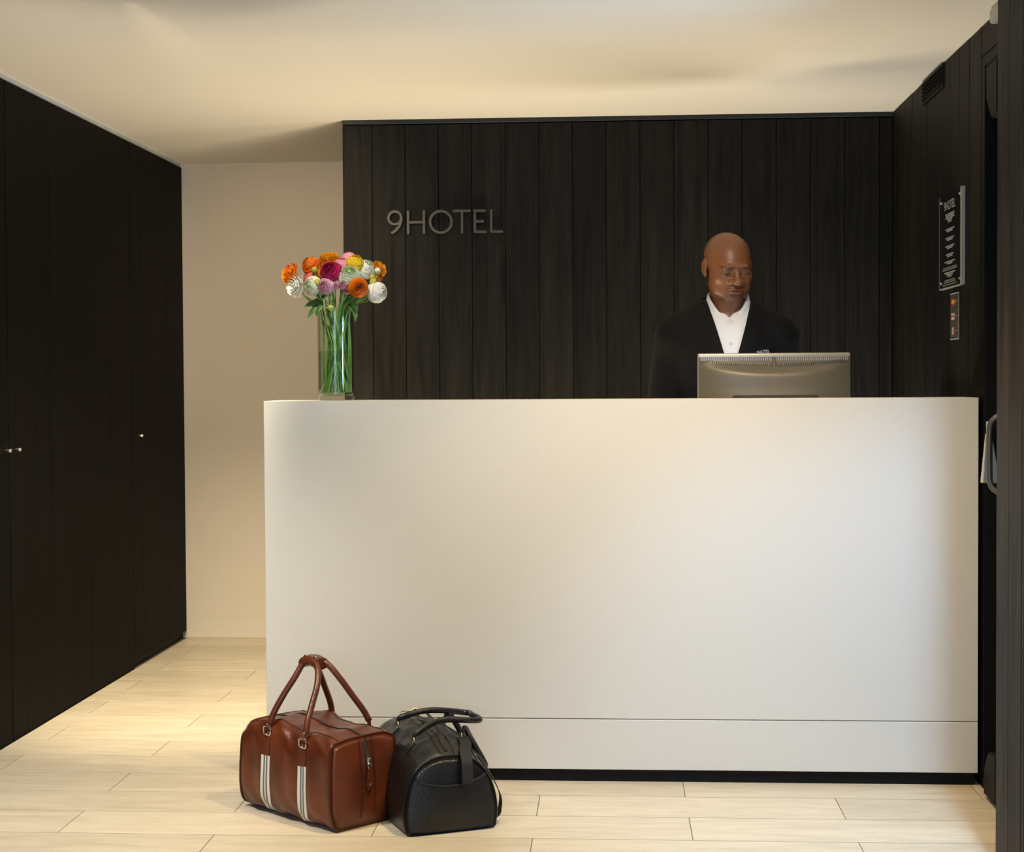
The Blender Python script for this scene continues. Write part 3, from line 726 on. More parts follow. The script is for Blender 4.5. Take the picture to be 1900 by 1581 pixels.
# striped bands with leather tabs, rings and handles on both long sides
TF = {-1: PI, 1: 0.0}   # t of the side centre: front is y<0
def side_t(z, sd):      # parameter t on the side sd at height z
    best = None
    for i in range(400):
        a = -PI/2+PI*i/399; t = a if sd > 0 else PI-a
        d_ = abs(brown_fn(0, t)[2]-z)
        if best is None or d_ < best[0]: best = (d_, t)
    return best[1]
for sd in (-1, 1):
    for sx in (-1, 1):
        s0 = sx*.40
        tb, tt, tq = side_t(.012, sd), side_t(.165, sd), side_t(.222, sd)
        bd = empty('striped_band'); bd.parent = bb
        hw2 = .0185/BL
        for nm, a, b in (('white_stripe',-1,-.46),('grey_stripe',-.46,-.11),('light_stripe',-.11,.11),('grey_stripe',.11,.46),('white_stripe',.46,1)):
            BLF.patch(nm, s0+a*hw2, s0+b*hw2, tb, tt, .0012, M['web_white' if 'white' in nm or 'light' in nm else 'web_grey'], bd, 2, 20, .0012, smid=(lambda q: .05*math.sin(q*PI*.5)*.6))
        tabm = BLF.patch('leather_tab', s0+.03-hw2*.78, s0+.03+hw2*.78, tt, tq, .0018, M['tan_strap'], bd, 4, 8, .0022)
        c = BLF.pt(s0+.03, tq, .006)
        rw, rh = .015, .012
        rg = [c+Vector((rw*x_, 0, rh*z_)) for x_, z_ in ((-1,-.6),(-1,.6),(-.8,1),(.8,1),(1,.6),(1,-.6),(.8,-1),(-.8,-1))]
        tube('ring', rg, .0022, M['chrome'], bd, 8, closed=True)
        bm = bmesh.new(); add_lathe(bm, [(.0045,0),(.0045,.002),(.002,.003)], 12); bmesh.ops.rotate(bm, verts=bm.verts, matrix=Matrix.Rotation(R(90)*(1 if sd < 0 else -1), 3, 'X'))
        o = from_bm('stud', bm, M['chrome'], bd, 40); o.location = BLF.pt(s0+.03, (tq*.8+tt*.2), .0035)
    y0 = sd*.108; xo = -.018
    hpts = [(-.076,y0*1.02,.226),(-.077,y0*1.02,.250),(-.071,y0*.92,.285),(-.060,y0*.66,.335),(-.047,y0*.40,.380),(-.034+xo*.5,y0*.20,.412),(-.012+xo,y0*.13,.428),(.012+xo,y0*.13,.428),(.036+xo*.5,y0*.20,.410),(.052,y0*.40,.370),(.066,y0*.66,.325),(.080,y0*.92,.280),(.088,y0*1.02,.250),(.088,y0*1.02,.226)]
    H = catmull(hpts, 5); nH = len(H)
    rad = [(.0055 if (i < 6 or i > nH-7) else .0088) for i in range(nH)]
    hd = tube('handle', H, rad, M['tan_strap'], bb, 12)
    for e in (hpts[1], hpts[-2]):
        bm = bmesh.new(); add_lathe(bm, [(.004,0),(.004,.002),(.002,.003)], 12); bmesh.ops.rotate(bm, verts=bm.verts, matrix=Matrix.Rotation(R(90)*(1 if sd < 0 else -1), 3, 'X'))
        o = from_bm('stud', bm, M['chrome'], hd, 40); o.location = (e[0], e[1]+sd*.006, e[2]+.006)
# wrap joining both handles
G = []
for i in range(9):
    x = -.052+.068*i/8; zc = .424-.55*(x+.018)**2*10
    G.append([(x+.0, .0275*math.cos(a), zc+.0165*math.sin(a)) for a in np.linspace(0, 2*PI, 20, endpoint=False)])
wr_ = grid_mesh('handle_wrap', G, M['tan_strap'], bb, closed_u=True, caps=True)
for x in (-.040, .004):
    bm = bmesh.new(); add_lathe(bm, [(.005,0),(.005,.002),(.002,.0035)], 12); o = from_bm('stud', bm, M['chrome'], wr_, 40); o.location = (x, -.012, .438-5.5*(x+.018)**2)
    o.rotation_euler = (R(35), 0, 0)

# ------------------------------------------------------------------ black holdall
KL = .225
kang = math.atan2(.10, .224)
kb = tag(empty('travel_bag', (-.522, 4.395, 0), kang), 'black leather barrel holdall with floppy handles and webbing strap', 'bag', 'travel bags in front of the desk')
KP = catmull([(-.116,.004),(-.128,.022),(-.132,.070),(-.120,.130),(-.092,.182),(-.050,.212),(0,.220),(.050,.212),(.092,.182),(.120,.130),(.132,.070),(.128,.022),(.116,.004),(.05,.0),(-.05,.0)], 8, True)
KPn = len(KP)
def black_fn(s, t):
    u = (t/(2*PI)*KPn) % KPn; i = int(u); f_ = u-i; p = KP[i]*(1-f_)+KP[(i+1) % KPn]*f_
    x, z = float(p[0]), float(p[1]); up = max(0, min(1, z/.22))
    sag = 1+.12*(1-((s-.15))**2)*up - .10*max(0, -s-.6)*up
    e = max(0, abs(s)-.90)/.10; kk = 1-.03*e*e
    wr = up*(.0030*math.sin(9*s+3*x*30)+.0022*math.sin(21*s-x*45))
    return (x*kk*(1+.03*math.cos(s*PI/2)), s*(KL+.0-.022*up*(1 if s < 0 else .6)), (z*sag+wr*(1-abs(s)**6))*kk)
KLF = Loft(black_fn); KLF.axis = 1
KLF.body('body', M['blk'], kb, 48, 96)
for s in (-1, 1):
    KLF.cap('end_panel', s, .014, M['blk'], kb, 96)
    tube('piping', [KLF.pt(s*.985, 2*PI*j/96, .001) for j in range(96)], .0034, M['blk_pipe'], kb, 7, closed=True)
# end pocket: a second skin over the lower part of the near end, with a curved top edge
G = []
for i in range(13):
    q = i/12; row = []
    for j in range(17):
        u = -1+2*j/16
        ztop = .150-.022*(1-u*u)
        z = .012+(ztop-.012)*q; half = np.interp(z, [0,.02,.07,.13,.16], [.104,.112,.117,.108,.092])
        x = u*half; up = z/.22
        qn = max(abs(x)/.124, abs(z-.105)/.115); ys = -(KL-.022*up)-.014*(1-min(1,qn)**2.2)-.004
        row.append((x, ys-.003*math.sin(PI*min(1,q))*(1-u*u), z))
    G.append(row)
pk = grid_mesh('end_pocket', G, M['blk'], kb, thick=.003)
tube('piping', [Vector(p)+Vector((0,-.002,0)) for p in G[-1]], .0022, M['blk_pipe'], pk, 6)
# top zip and seams
TT = 2*PI*6*8/KPn     # t of the crown
tube('zip', [KLF.pt(s, TT, .0015) for s in np.linspace(-.9, .9, 34)], 0, M['zip_dark'], kb, flat=(.007,.002), side=(1,0,0))
for dt in (-.16, .16): tube('seam', [KLF.pt(s, TT+dt, .0008) for s in np.linspace(-.95, .95, 40)], .0014, M['blk_pipe'], kb, 6)
for dt in (-.75, .75): tube('seam', [KLF.pt(s, TT+dt, .0008) for s in np.linspace(-.97, .97, 40)], .0014, M['blk_pipe'], kb, 6)
# handles: anchors on both shoulders, loops leaning to the right
def anchor(s, dt):
    c = KLF.pt(s, TT+dt, .006)
    tb_ = KLF.patch('leather_tab', s-.045, s+.045, TT+dt*1.45, TT+dt, .002, M['blk'], kb, 3, 8, .0025)
    tube('ring', [c+Vector((0, .011*math.cos(a), .009*math.sin(a)+.004)) for a in np.linspace(0, 2*PI, 14, endpoint=False)], .0022, M['brass'], kb, 7, closed=True)
    return c
for dt, apex, in ((-.55, (.135,-.005,.262)), (.55, (.156,.0,.135))):
    a0, a1 = anchor(-.50, dt), anchor(.22, dt); A = Vector(apex)
    mid0 = a0.lerp(A, .45)+Vector((0,-.012,.028)); mid1 = a1.lerp(A, .45)+Vector((0,.012,.028))
    H = catmull([a0+Vector((0,0,.006)), a0+Vector((.012,0,.024)), mid0, A+Vector((0,-.055,-.004)), A, A+Vector((0,.055,-.004)), mid1, a1+Vector((.012,0,.024)), a1+Vector((0,0,.006))], 6)
    nH = len(H); tube('handle', H, [(.0050 if (i < 5 or i > nH-6) else .0085) for i in range(nH)], M['blk'], kb, 12)
# D ring and snap hook at the far end, webbing strap over the near end and down the right side
c = KLF.pt(.62, TT-.15, .012)
tube('d_ring', [c+Vector((.017*math.cos(a), .013*math.sin(a), .006*math.sin(a))) for a in np.linspace(0, 2*PI, 18, endpoint=False)], .0022, M['brass'], kb, 8, closed=True)
tube('snap_hook', catmull([c+Vector((.014,.004,.004)), c+Vector((.028,.008,.010)), c+Vector((.042,.002,.006)), c+Vector((.052,-.004,.004)), c+Vector((.040,-.008,.004)), c+Vector((.028,.0,.006))], 5), .0028, M['brass'], kb, 8)
KLF.patch('ring_tab', .52, .60, TT-.32, TT-.02, .004, M['blk'], kb, 3, 6, .003)
st = empty('shoulder_strap'); st.parent = kb
tube('webbing', catmull([c+Vector((.055,-.004,.004)), (.060,.10,.228), (.095,.03,.205), (.118,-.06,.180), (.142,-.12,.130), (.160,-.16,.075), (.150,-.185,.035), (.134,-.19,.020)], 6), 0, M['web'], st, flat=(.024,.0022), side=(.15,1,.25))
tube('webbing', catmull([(.075,-.10,.224), (.062,-.165,.220), (.046,-.205,.212), (.040,-.238,.190), (.038,-.248,.150), (.038,-.249,.132)], 6), 0, M['web'], st, flat=(.030,.0025), side=(1,0,.05))

# ------------------------------------------------------------------ computer monitor, seen from behind
M['mon_grey'] = simple('monitor_plastic', (.155,.140,.112), .42, .2, bump=.02, bscale=900)
M['mon_rim'] = simple('monitor_silver', (.50,.48,.44), .32, .4)
M['mon_dark'] = simple('monitor_dark', (.03,.028,.025), .5)
def emit(name, col, s):
    m, nt, b = new_mat(name); b.inputs['Base Color'].default_value = (.02,.02,.02,1)
    b.inputs['Emission Color'].default_value = (*col, 1); b.inputs['Emission Strength'].default_value = s; return m
M['screen'] = emit('lit_screen', (.74,.85,1.0), 2.5)
MX, MY, MZ = .505, 5.00, .765
mo = tag(empty('computer_monitor', (MX, MY, MZ), R(-1.5)), 'grey monitor seen from behind above the desk edge', 'monitor')
mw, mt, mb = .236, .521, .155        # half width, top and bottom above the work surface
box('front_frame', -mw, mw, .0, .030, mb, mt, M['mon_rim'], mo, .006, 3)
box('screen', -mw+.02, mw-.02, .0302, .0312, mb+.02, mt-.02, M['screen'], mo)
# back shell: flat shoulder at the rim, then a bulge whose upper edge is a shallow arc
def shell(u, v):           # u -1..1, v 0 (bottom)..1 (top)
    x = u*(mw-.003); z = mb+.004+(mt-.012-mb-.004)*v
    arc = mt-.052+.022*u*u                     # height of the bulge's upper edge
    k = 1/(1+math.exp(-(arc-z)/.0055))
    e = max(0, 1-abs(u)**3.2)*max(0, min(1, v*6))
    return (x, -.004-.046*k*e*(1-.25*u*u)*(.75+.25*math.sin(PI*min(1, v/.72)))-.006*(1-abs(u)**8), z)
G = [[shell(-1+2*j/48, i/56) for j in range(49)] for i in range(57)]
sh = grid_mesh('back_shell', G, M['mon_grey'], mo, smooth=180)
for nm, row in (('vent_slots', 0), ('vent_slots', 1)):
    bm = bmesh.new(); n = 78
    for i in range(n):
        u = -.955+1.91*i/(n-1)
        if abs(u) < .03: continue
        if row == 0:
            z0, z1 = mt-.024, mt-.013; v = (z0-mb-.004)/(mt-.012-mb-.004); y = -.0125
        else:
            zc_ = mt-.036+.014*u*u; z0, z1 = zc_-.006, zc_+.004; v = ((z0+z1)/2-mb-.004)/(mt-.012-mb-.004); y = shell(u, v)[1]-.0035
        add_box(bm, u*mw-.0011, u*mw+.0011, y, y+.02, z0, z1)
    o = from_bm(nm, bm, M['mon_rim' if row == 0 else 'mon_dark'], sh); o['kind'] = 'stuff'
box('latch', -.006, .006, -.016, -.004, mt-.050, mt-.012, M['mon_grey'], sh, .002)
box('badge_recess', -.13, .13, -.060, -.03, mb+.09, mt-.131, M['mon_dark'], mo, .004)
box('stand_neck', -.05, .05, -.065, -.035, .012, .30, M['mon_dark'], mo, .008, 3)
bm = bmesh.new(); add_lathe(bm, [(.12,0),(.12,.006),(.10,.012),(.04,.018)], 40); bmesh.ops.scale(bm, verts=bm.verts, vec=(1,.75,1)); bmesh.ops.translate(bm, verts=bm.verts, vec=(0,-.01,0)); from_bm('stand_base', bm, M['mon_dark'], mo, 40)

# ------------------------------------------------------------------ the receptionist
def smin(a, b, k):
    h = np.clip(.5+.5*(b-a)/k, 0, 1); return b*(1-h)+a*h-k*h*(1-h)
def smax(a, b, k): return -smin(-a, -b, k)
def ell(P, c, r):
    X, Y, Z = P; a = (X-c[0])/r[0]; b = (Y-c[1])/r[1]; d = (Z-c[2])/r[2]
    k0 = np.sqrt(a*a+b*b+d*d)+1e-9; k1 = np.sqrt((a/r[0])**2+(b/r[1])**2+(d/r[2])**2)+1e-9
    return k0*(k0-1)/k1
def cap(P, a, b, ra, rb=None):
    rb = ra if rb is None else rb
    X, Y, Z = P; d = [b[i]-a[i] for i in range(3)]; L2 = sum(q*q for q in d)+1e-12
    t = np.clip(((X-a[0])*d[0]+(Y-a[1])*d[1]+(Z-a[2])*d[2])/L2, 0, 1)
    return np.sqrt((X-a[0]-t*d[0])**2+(Y-a[1]-t*d[1])**2+(Z-a[2]-t*d[2])**2)-(ra+(rb-ra)*t)
def surface_nets(V, xs, ys, zs):
    s = V < 0; nx, ny, nz = V.shape
    c = np.zeros((nx-1, ny-1, nz-1), int)
    for i in (0,1):
        for j in (0,1):
            for k in (0,1): c += s[i:nx-1+i, j:ny-1+j, k:nz-1+k]
    act = (c > 0) & (c < 8); idx = -np.ones(act.shape, int); I, J, K = np.nonzero(act); idx[I, J, K] = np.arange(len(I))
    acc = np.zeros((len(I), 3)); cnt = np.zeros(len(I))
    ax = (xs, ys, zs)
    for a in range(3):
        o1, o2 = [q for q in range(3) if q != a]
        for p in (0,1):
            for q in (0,1):
                d0 = [0,0,0]; d0[o1] = p; d0[o2] = q; d1 = list(d0); d1[a] = 1
                v0 = V[I+d0[0], J+d0[1], K+d0[2]]; v1 = V[I+d1[0], J+d1[1], K+d1[2]]
                m = (v0 < 0) != (v1 < 0); t = np.where(m, v0/np.where(m, v0-v1, 1), 0)
                pos = [None]*3; b = (I, J, K)
                for e in range(3):
                    c0 = ax[e][b[e]+d0[e]]; c1 = ax[e][b[e]+d1[e]]; pos[e] = c0+(c1-c0)*t
                for e in range(3): acc[:, e] += np.where(m, pos[e], 0)
                cnt += m
    verts = acc/np.maximum(cnt, 1)[:, None]
    faces = []
    for a in range(3):
        o1, o2 = [(1,2),(2,0),(0,1)][a]
        sl0 = [slice(None)]*3; sl1 = [slice(None)]*3; sl0[a] = slice(0, -1); sl1[a] = slice(1, None)
        ch = s[tuple(sl0)] != s[tuple(sl1)]; Q = np.array(np.nonzero(ch))
        ok = (Q[o1] > 0) & (Q[o2] > 0) & (Q[o1] < V.shape[o1]-1) & (Q[o2] < V.shape[o2]-1); Q = Q[:, ok]
        def cell(d1, d2):
            q = Q.copy(); q[o1] -= d1; q[o2] -= d2; return idx[q[0], q[1], q[2]]
        f = np.stack([cell(1,1), cell(0,1), cell(0,0), cell(1,0)], 1)
        ins = s[Q[0], Q[1], Q[2]]; f[~ins] = f[~ins][:, ::-1]
        faces.append(f)
    return verts, np.concatenate(faces)
def axis(*segs):
    out = []
    for a, b, d in segs: out += list(np.arange(a, b-1e-9, d))
    out.append(segs[-1][1]); return np.array(out)
def np_mesh(name, verts, faces):
    me = bpy.data.meshes.new(name); me.from_pydata(verts.tolist(), [], faces.tolist()); me.update(); me.shade_smooth(); return me

PXo, PYo = .398, 5.515            # where he stands
HC = np.array([.0, -.045, 1.592]); YAW, PIT, RLL = R(15), R(20), R(-1); HZ = .90
HR = np.array(Matrix.Rotation(YAW, 3, 'Z') @ Matrix.Rotation(RLL, 3, 'Y') @ Matrix.Rotation(PIT, 3, 'X'))
def head_sdf(P):                  # head coordinates: face towards -y
    P = (P[0], P[1], P[2]/HZ)
    d = ell(P, (0,.018,.034), (.0765,.098,.086))
    d = smin(d, ell(P, (0,-.030,-.030), (.0665,.066,.088)), .03)
    d = smin(d, ell(P, (0,-.040,-.078), (.055,.052,.044)), .022)          # jaw
    d = smin(d, ell(P, (0,-.078,-.104), (.026,.019,.018)), .02)           # chin
    for s in (-1, 1):
        d = smin(d, ell(P, (s*.049,-.028,-.066), (.019,.036,.036)), .024)     # jaw corner
        d = smin(d, ell(P, (s*.041,-.058,-.022), (.022,.024,.021)), .022)     # cheekbone
        d = smin(d, ell(P, (s*.025,-.084,.020), (.022,.013,.0090)), .016)     # brow
        d = smax(d, -ell(P, (s*.0320,-.108,.003), (.021,.0180,.0125)), .010)  # socket
        d = smin(d, ell(P, (s*.0325,-.0790,.0015), (.0175,.0135,.0125)), .007) # lids over the eyeball
        d = smin(d, ell(P, (s*.034,-.0885,-.0095), (.014,.006,.0035)), .006)  # lower lid fold
        d = smax(d, -ell(P, (s*.0325,-.0955,-.0052), (.0125,.008,.0010)), .0018) # lid line
    d = smin(d, cap(P, (0,-.086,.016), (0,-.112,-.026), .0075, .0120), .010)  # nose
    d = smin(d, ell(P, (0,-.1150,-.0275), (.0160,.0125,.0110)), .009)
    for s in (-1, 1): d = smin(d, ell(P, (s*.0185,-.0990,-.0305), (.0105,.0125,.0092)), .007)
    for s in (-1, 1): d = smax(d, -ell(P, (s*.0095,-.1080,-.0410), (.0052,.0065,.0042)), .003)
    d = smin(d, ell(P, (0,-.0905,-.052), (.020,.010,.012)), .010)             # philtrum area
    d = smin(d, ell(P, (0,-.0970,-.0605), (.0300,.0095,.0070)), .005)         # upper lip
    d = smin(d, ell(P, (0,-.0960,-.0735), (.0270,.0105,.0084)), .005)         # lower lip
    d = smax(d, -ell(P, (0,-.1080,-.0668), (.0300,.0085,.0012)), .0025)       # mouth line
    d = smax(d, -ell(P, (0,-.1060,-.0868), (.020,.0115,.0055)), .008)         # fold under the lip
    for s in (-1, 1):                                                         # ears
        e = ell(P, (s*.0800,.012,-.006), (.0085,.0195,.0310)); e = smax(e, -ell(P, (s*.0885,.008,-.001), (.0060,.0115,.0190)), .004)
        e = smin(e, ell(P, (s*.0775,.002,-.033), (.006,.009,.010)), .006)
        d = smin(d, e, .005)
    return d
def to_head(P):
    X, Y, Z = P; q = [X-HC[0], Y-HC[1], Z-HC[2]]
    return tuple(q[0]*HR[0, i]+q[1]*HR[1, i]+q[2]*HR[2, i] for i in range(3))
def torso_sdf(P, inf=0.0, lower=True):
    d = ell(P, (0,.02,1.25), (.172,.112,.21))
    d = smin(d, ell(P, (0,.025,1.330), (.160,.085,.085)), .05)
    for s in (-1, 1):
        d = smin(d, cap(P, (s*.030,.035,1.455), (s*.150,.03,1.368), .038, .048), .035)
        d = smin(d, ell(P, (s*.168,.03,1.345), (.054,.058,.060)), .04)
    if lower:
        d = smin(d, ell(P, (0,.015,1.05), (.162,.118,.18)), .06)
        d = smin(d, ell(P, (0,.02,.93), (.165,.115,.12)), .05)
    return d-inf
def arms_sdf(P, inf=0.0, hands=True):
    d = None
    for s in (-1, 1):
        a = cap(P, (s*.186,.03,1.335), (s*.226,.035,1.075), .048, .042)
        a = smin(a, cap(P, (s*.226,.035,1.075), (s*.150,-.195,.905), .042, .029), .02)
        d = a if d is None else np.minimum(d, a)
    return d-inf
def legs_sdf(P, inf=0.0):
    d = None
    for s in (-1, 1):
        a = smin(cap(P, (s*.085,.02,.90), (s*.10,.015,.50), .088, .058), cap(P, (s*.10,.015,.50), (s*.105,.045,.09), .056, .040), .03)
        d = a if d is None else smin(d, a, .01)
    return d-inf
def feet_sdf(P, inf=0.0):
    d = None
    for s in (-1, 1):
        a = smin(cap(P, (s*.105,.055,.052), (s*.118,-.135,.036), .040, .034), cap(P, (s*.105,.045,.09), (s*.105,.05,.05), .042), .02)
        d = a if d is None else np.minimum(d, a)
    return np.maximum(d-inf, -(P[2]-.004))
def body_grid():
    xs = axis((-.34,-.10,.012), (-.10,.10,.0022), (.10,.341,.012))
    ys = axis((-.30,-.19,.012), (-.19,.085,.0022), (.085,.20,.010))
    zs = axis((0,1.42,.012), (1.42,1.72,.0022))
    G = np.meshgrid(xs, ys, zs, indexing='ij', sparse=True); P = tuple(np.broadcast_arrays(*G))
    V = np.full(P[0].shape, 1.0)
    def blend(fn, zlo, zhi, k, xlim=None):
        k0, k1 = np.searchsorted(zs, zlo), np.searchsorted(zs, zhi); sub = tuple(q[:, :, k0:k1] for q in P)
        V[:, :, k0:k1] = smin(V[:, :, k0:k1], fn(sub), k) if k else np.minimum(V[:, :, k0:k1], fn(sub))
    blend(torso_sdf, .70, 1.56, 0); blend(arms_sdf, .80, 1.50, .02); blend(legs_sdf, 0, 1.05, .03); blend(feet_sdf, 0, .2, .02)
    blend(lambda p: head_sdf(to_head(p)), 1.40, 1.73, .012)
    blend(lambda p: smin(cap(p, (.0,.0,1.55), (0,.022,1.43), .054, .060), ell(p, (0,-.045,1.475), (.038,.03,.035)), .03), 1.36, 1.60, .022)
    return V, xs, ys, zs
def hand_part(s):
    """palm with four fingers and a thumb, slightly curled on the keyboard"""
    xs = axis((-.06,.06,.0028)); ys = axis((-.13,.06,.0028)); zs = axis((-.05,.05,.0028))
    P = tuple(np.broadcast_arrays(*np.meshgrid(xs, ys, zs, indexing='ij', sparse=True)))
    d = cap(P, (0,.055,.012), (0,.02,.008), .026, .026); d = smin(d, ell(P, (0,-.022,.004), (.042,.048,.014)), .015)
    for x0, sp, ln in ((-.030,-.008,.068),(-.010,-.002,.078),(.010,.003,.072),(.029,.010,.056)):
        a = (x0,-.055,.006); b = (x0+sp*.5,-.055-ln*.48,.010); c = (x0+sp,-.055-ln*.86,-.014)
        f = smin(cap(P, a, b, .0088, .0080), cap(P, b, c, .0080, .0068), .003); d = smin(d, f, .004)
    f = smin(cap(P, (-.030,.005,.0), (-.052,-.030,-.004), .012, .0095), cap(P, (-.052,-.030,-.004), (-.050,-.062,-.012), .0095, .0080), .004)
    d = smin(d, f, .006)
    v, fa = surface_nets(d, xs, ys, zs)
    if s < 0: v[:, 0] *= -1; fa = fa[:, ::-1]
    m = np.array(Matrix.Rotation(R(18*s), 3, 'Z') @ Matrix.Rotation(R(20), 3, 'X'))
    return v @ m.T + np.array([s*.128, -.245, .842]), fa
pr = tag(empty('person', (PXo, PYo, 0)), 'bald man in black suit and open white shirt behind the desk, looking down', 'person')
V, xs, ys, zs = body_grid(); bv, bf = surface_nets(V, xs, ys, zs)
n0 = len(bv); vs_, fs_ = [bv], [bf]
for s in (-1, 1):
    hv, hf = hand_part(s); fs_.append(hf+sum(len(q) for q in vs_)); vs_.append(hv)
allv = np.concatenate(vs_); me = np_mesh('body', allv, np.concatenate(fs_))
# skin colouring by anatomy: lips, brows, lash lines, shaved scalp and stubble
hp_ = np.stack(to_head((allv[:, 0], allv[:, 1], allv[:, 2])), 1); hp_[:, 2] /= HZ
def g(c, r): return np.exp(-(((hp_-np.array(c))/np.array(r))**2).sum(1))
base = np.tile(np.array([.200,.076,.031]), (len(allv), 1))
def mixc(w, c): 
    global base
    w = np.clip(w, 0, 1)[:, None]; base = base*(1-w)+np.array(c)*w
hd_ = allv[:, 2] > 1.40
for s in (-1, 1):
    mixc(1.0*hd_*g((s*.031,-.090,.0205), (.022,.030,.0052)), (.022,.010,.007))
    mixc(.92*hd_*g((s*.0325,-.094,-.0050), (.0145,.016,.0026)), (.014,.007,.005))
    mixc(.55*hd_*g((s*.030,-.094,.003), (.018,.018,.010)), (.085,.036,.020))
mixc(.55*hd_*g((0,-.104,-.0605), (.028,.02,.0058)), (.150,.050,.040)); mixc(.60*hd_*g((0,-.104,-.0735), (.026,.02,.0062)), (.200,.070,.060))
mixc(.85*hd_*g((0,-.104,-.0668), (.028,.02,.0020)), (.030,.010,.008))
mixc(.60*hd_*g((0,-.078,-.098), (.056,.06,.028)), (.085,.040,.024)); mixc(.40*hd_*g((0,-.104,-.0525), (.024,.02,.0055)), (.075,.034,.020))
mixc(.30*hd_*np.clip((hp_[:, 2]-.035)/.04, 0, 1)*np.clip((hp_[:, 1]+.055)/.05, 0, 1), (.110,.056,.030))
ca = me.attributes.new('skin', 'FLOAT_COLOR', 'POINT'); ca.data.foreach_set('color', np.concatenate([base, np.ones((len(base), 1))], 1).ravel())
m, nt, b = new_mat('skin'); at = N(nt, 'ShaderNodeAttribute', attribute_name='skin'); nt.links.new(at.outputs['Color'], b.inputs['Base Color'])
b.inputs['Roughness'].default_value = .42; b.inputs['Specular IOR Level'].default_value = .5
b.inputs['Subsurface Weight'].default_value = .08; b.inputs['Subsurface Radius'].default_value = (.008,.003,.0015); b.inputs['Subsurface Scale'].default_value = 1.0
tc = N(nt, 'ShaderNodeTexCoord'); nn = N(nt, 'ShaderNodeTexNoise'); nn.inputs['Scale'].default_value = 350; nt.links.new(tc.outputs['Object'], nn.inputs[0])
bp = N(nt, 'ShaderNodeBump'); bp.inputs['Strength'].default_value = .12; bp.inputs['Distance'].default_value = .001; nt.links.new(nn.outputs['Fac'], bp.inputs['Height']); nt.links.new(bp.outputs[0], b.inputs['Normal'])
link('body', me, m, pr)

# clothes
M['suit'] = simple('black_suit', (.0034,.0032,.0036), .8, spec=.2, bump=.15, bscale=700, sheen=.02)
M['shirt'] = simple('white_shirt', (.80,.80,.82), .75, bump=.1, bscale=500)
M['shoe'] = simple('black_shoe', (.008,.008,.008), .25)
def cloth(name, fn, mat, xs, ys, zs):
    P = tuple(np.broadcast_arrays(*np.meshgrid(xs, ys, zs, indexing='ij', sparse=True)))
    v, f = surface_nets(fn(P), xs, ys, zs); return link(name, np_mesh(name, v, f), mat, pr)
VXC = .006                                     # the opening sits a touch to his left
def vhw(z): return np.maximum(.0215+(z-1.285)*.285, -.05)
def shirt_fn(P):
    d = torso_sdf(P, .007); th = np.maximum((np.abs(P[0]-.004)-(P[2]-1.414)*.75)*.8, P[1]-.0); return np.maximum(np.maximum(np.maximum(d, -th), P[2]-1.475), .93-P[2])
def jacket_base(P):
    d = torso_sdf(P, .0175); d = smin(d, arms_sdf(P, .015), .03)
    return d
def jacket_fn(P):
    d = jacket_base(P)
    d = np.maximum(d, .78-P[2]); d = np.maximum(d, P[2]-1.482)
    d = smax(d, -(cap(P, (.0,-.01,1.60), (0,.022,1.42), .064, .070)), .006)               # neck hole
    w = (np.abs(P[0]-VXC)-vhw(P[2]))*.96; w = np.maximum(w, P[1]-.01)
    d = np.maximum(d, -w)
    # sleeve ends
    for s in (-1, 1):
        q = (P[0]-s*.156)*(-s*.27)+(P[1]+.178)*(-.77)+(P[2]-.918)*(-.58)
        d = np.where((P[1] < -.10) & (P[2] < 1.02), np.maximum(d, q), d)
    return d
cloth('shirt', shirt_fn, M['shirt'], axis((-.27,.27,.005)), axis((-.16,.17,.005)), axis((.92,1.49,.005)))
cloth('jacket', jacket_fn, M['suit'], axis((-.32,.32,.004)), axis((-.24,.20,.004)), axis((.77,1.49,.004)))
def trouser_fn(P):
    d = smin(legs_sdf(P, .016), ell(P, (0,.02,.93), (.172,.122,.12)), .05); return np.maximum(np.maximum(d, P[2]-1.0), .07-P[2])
cloth('trousers', trouser_fn, M['suit'], axis((-.22,.22,.010)), axis((-.14,.18,.010)), axis((.06,1.01,.010)))
for s in (-1, 1):
    P_ = tuple(np.broadcast_arrays(*np.meshgrid(axis((.0,.24,.006)), axis((-.20,.14,.006)), axis((-.006,.14,.006)), indexing='ij', sparse=True)))
    v, f = surface_nets(np.maximum(np.maximum(feet_sdf(P_, .007), -P_[2]+.0005), P_[2]-.12), axis((.0,.24,.006)), axis((-.20,.14,.006)), axis((-.006,.14,.006)))
    if s < 0: v[:, 0] *= -1; f = f[:, ::-1]
    v[:, 2] = np.maximum(v[:, 2], .0002); link('shoe', np_mesh('shoe', v, f), M['shoe'], pr)
def front_y(fn, x, z):             # front surface of a garment at (x, z)
    yy = np.linspace(-.18, .15, 331); q = fn((np.full(331, x), yy, np.full(331, z)))
    i = int(np.argmax(q < 0)); return yy[i] if q[i] < 0 else .12
for s in (-1, 1):
    G = []
    for i in range(19):
        q = i/18; z = 1.474-(1.474-1.15)*q
        xi = VXC+s*(max(float(vhw(z))+.0005, .0)+.006*max(0, 1-q/.2)); wd = .070*math.sin(PI*min(1, (q*.86+.14)))**.8*(1-.15*q)
        if q < .22: wd *= .45+.55*(q/.22)
        row = []
        for j in range(7):
            x = xi+s*wd*j/6; y = front_y(jacket_base, x, z)-.004-.0035*math.sin(PI*min(1, j/6+.1)); row.append((x, y, z-.012*(j/6)*(1-q)))
        G.append(row)
    grid_mesh('lapel', G, M['suit'], pr, thick=.003)
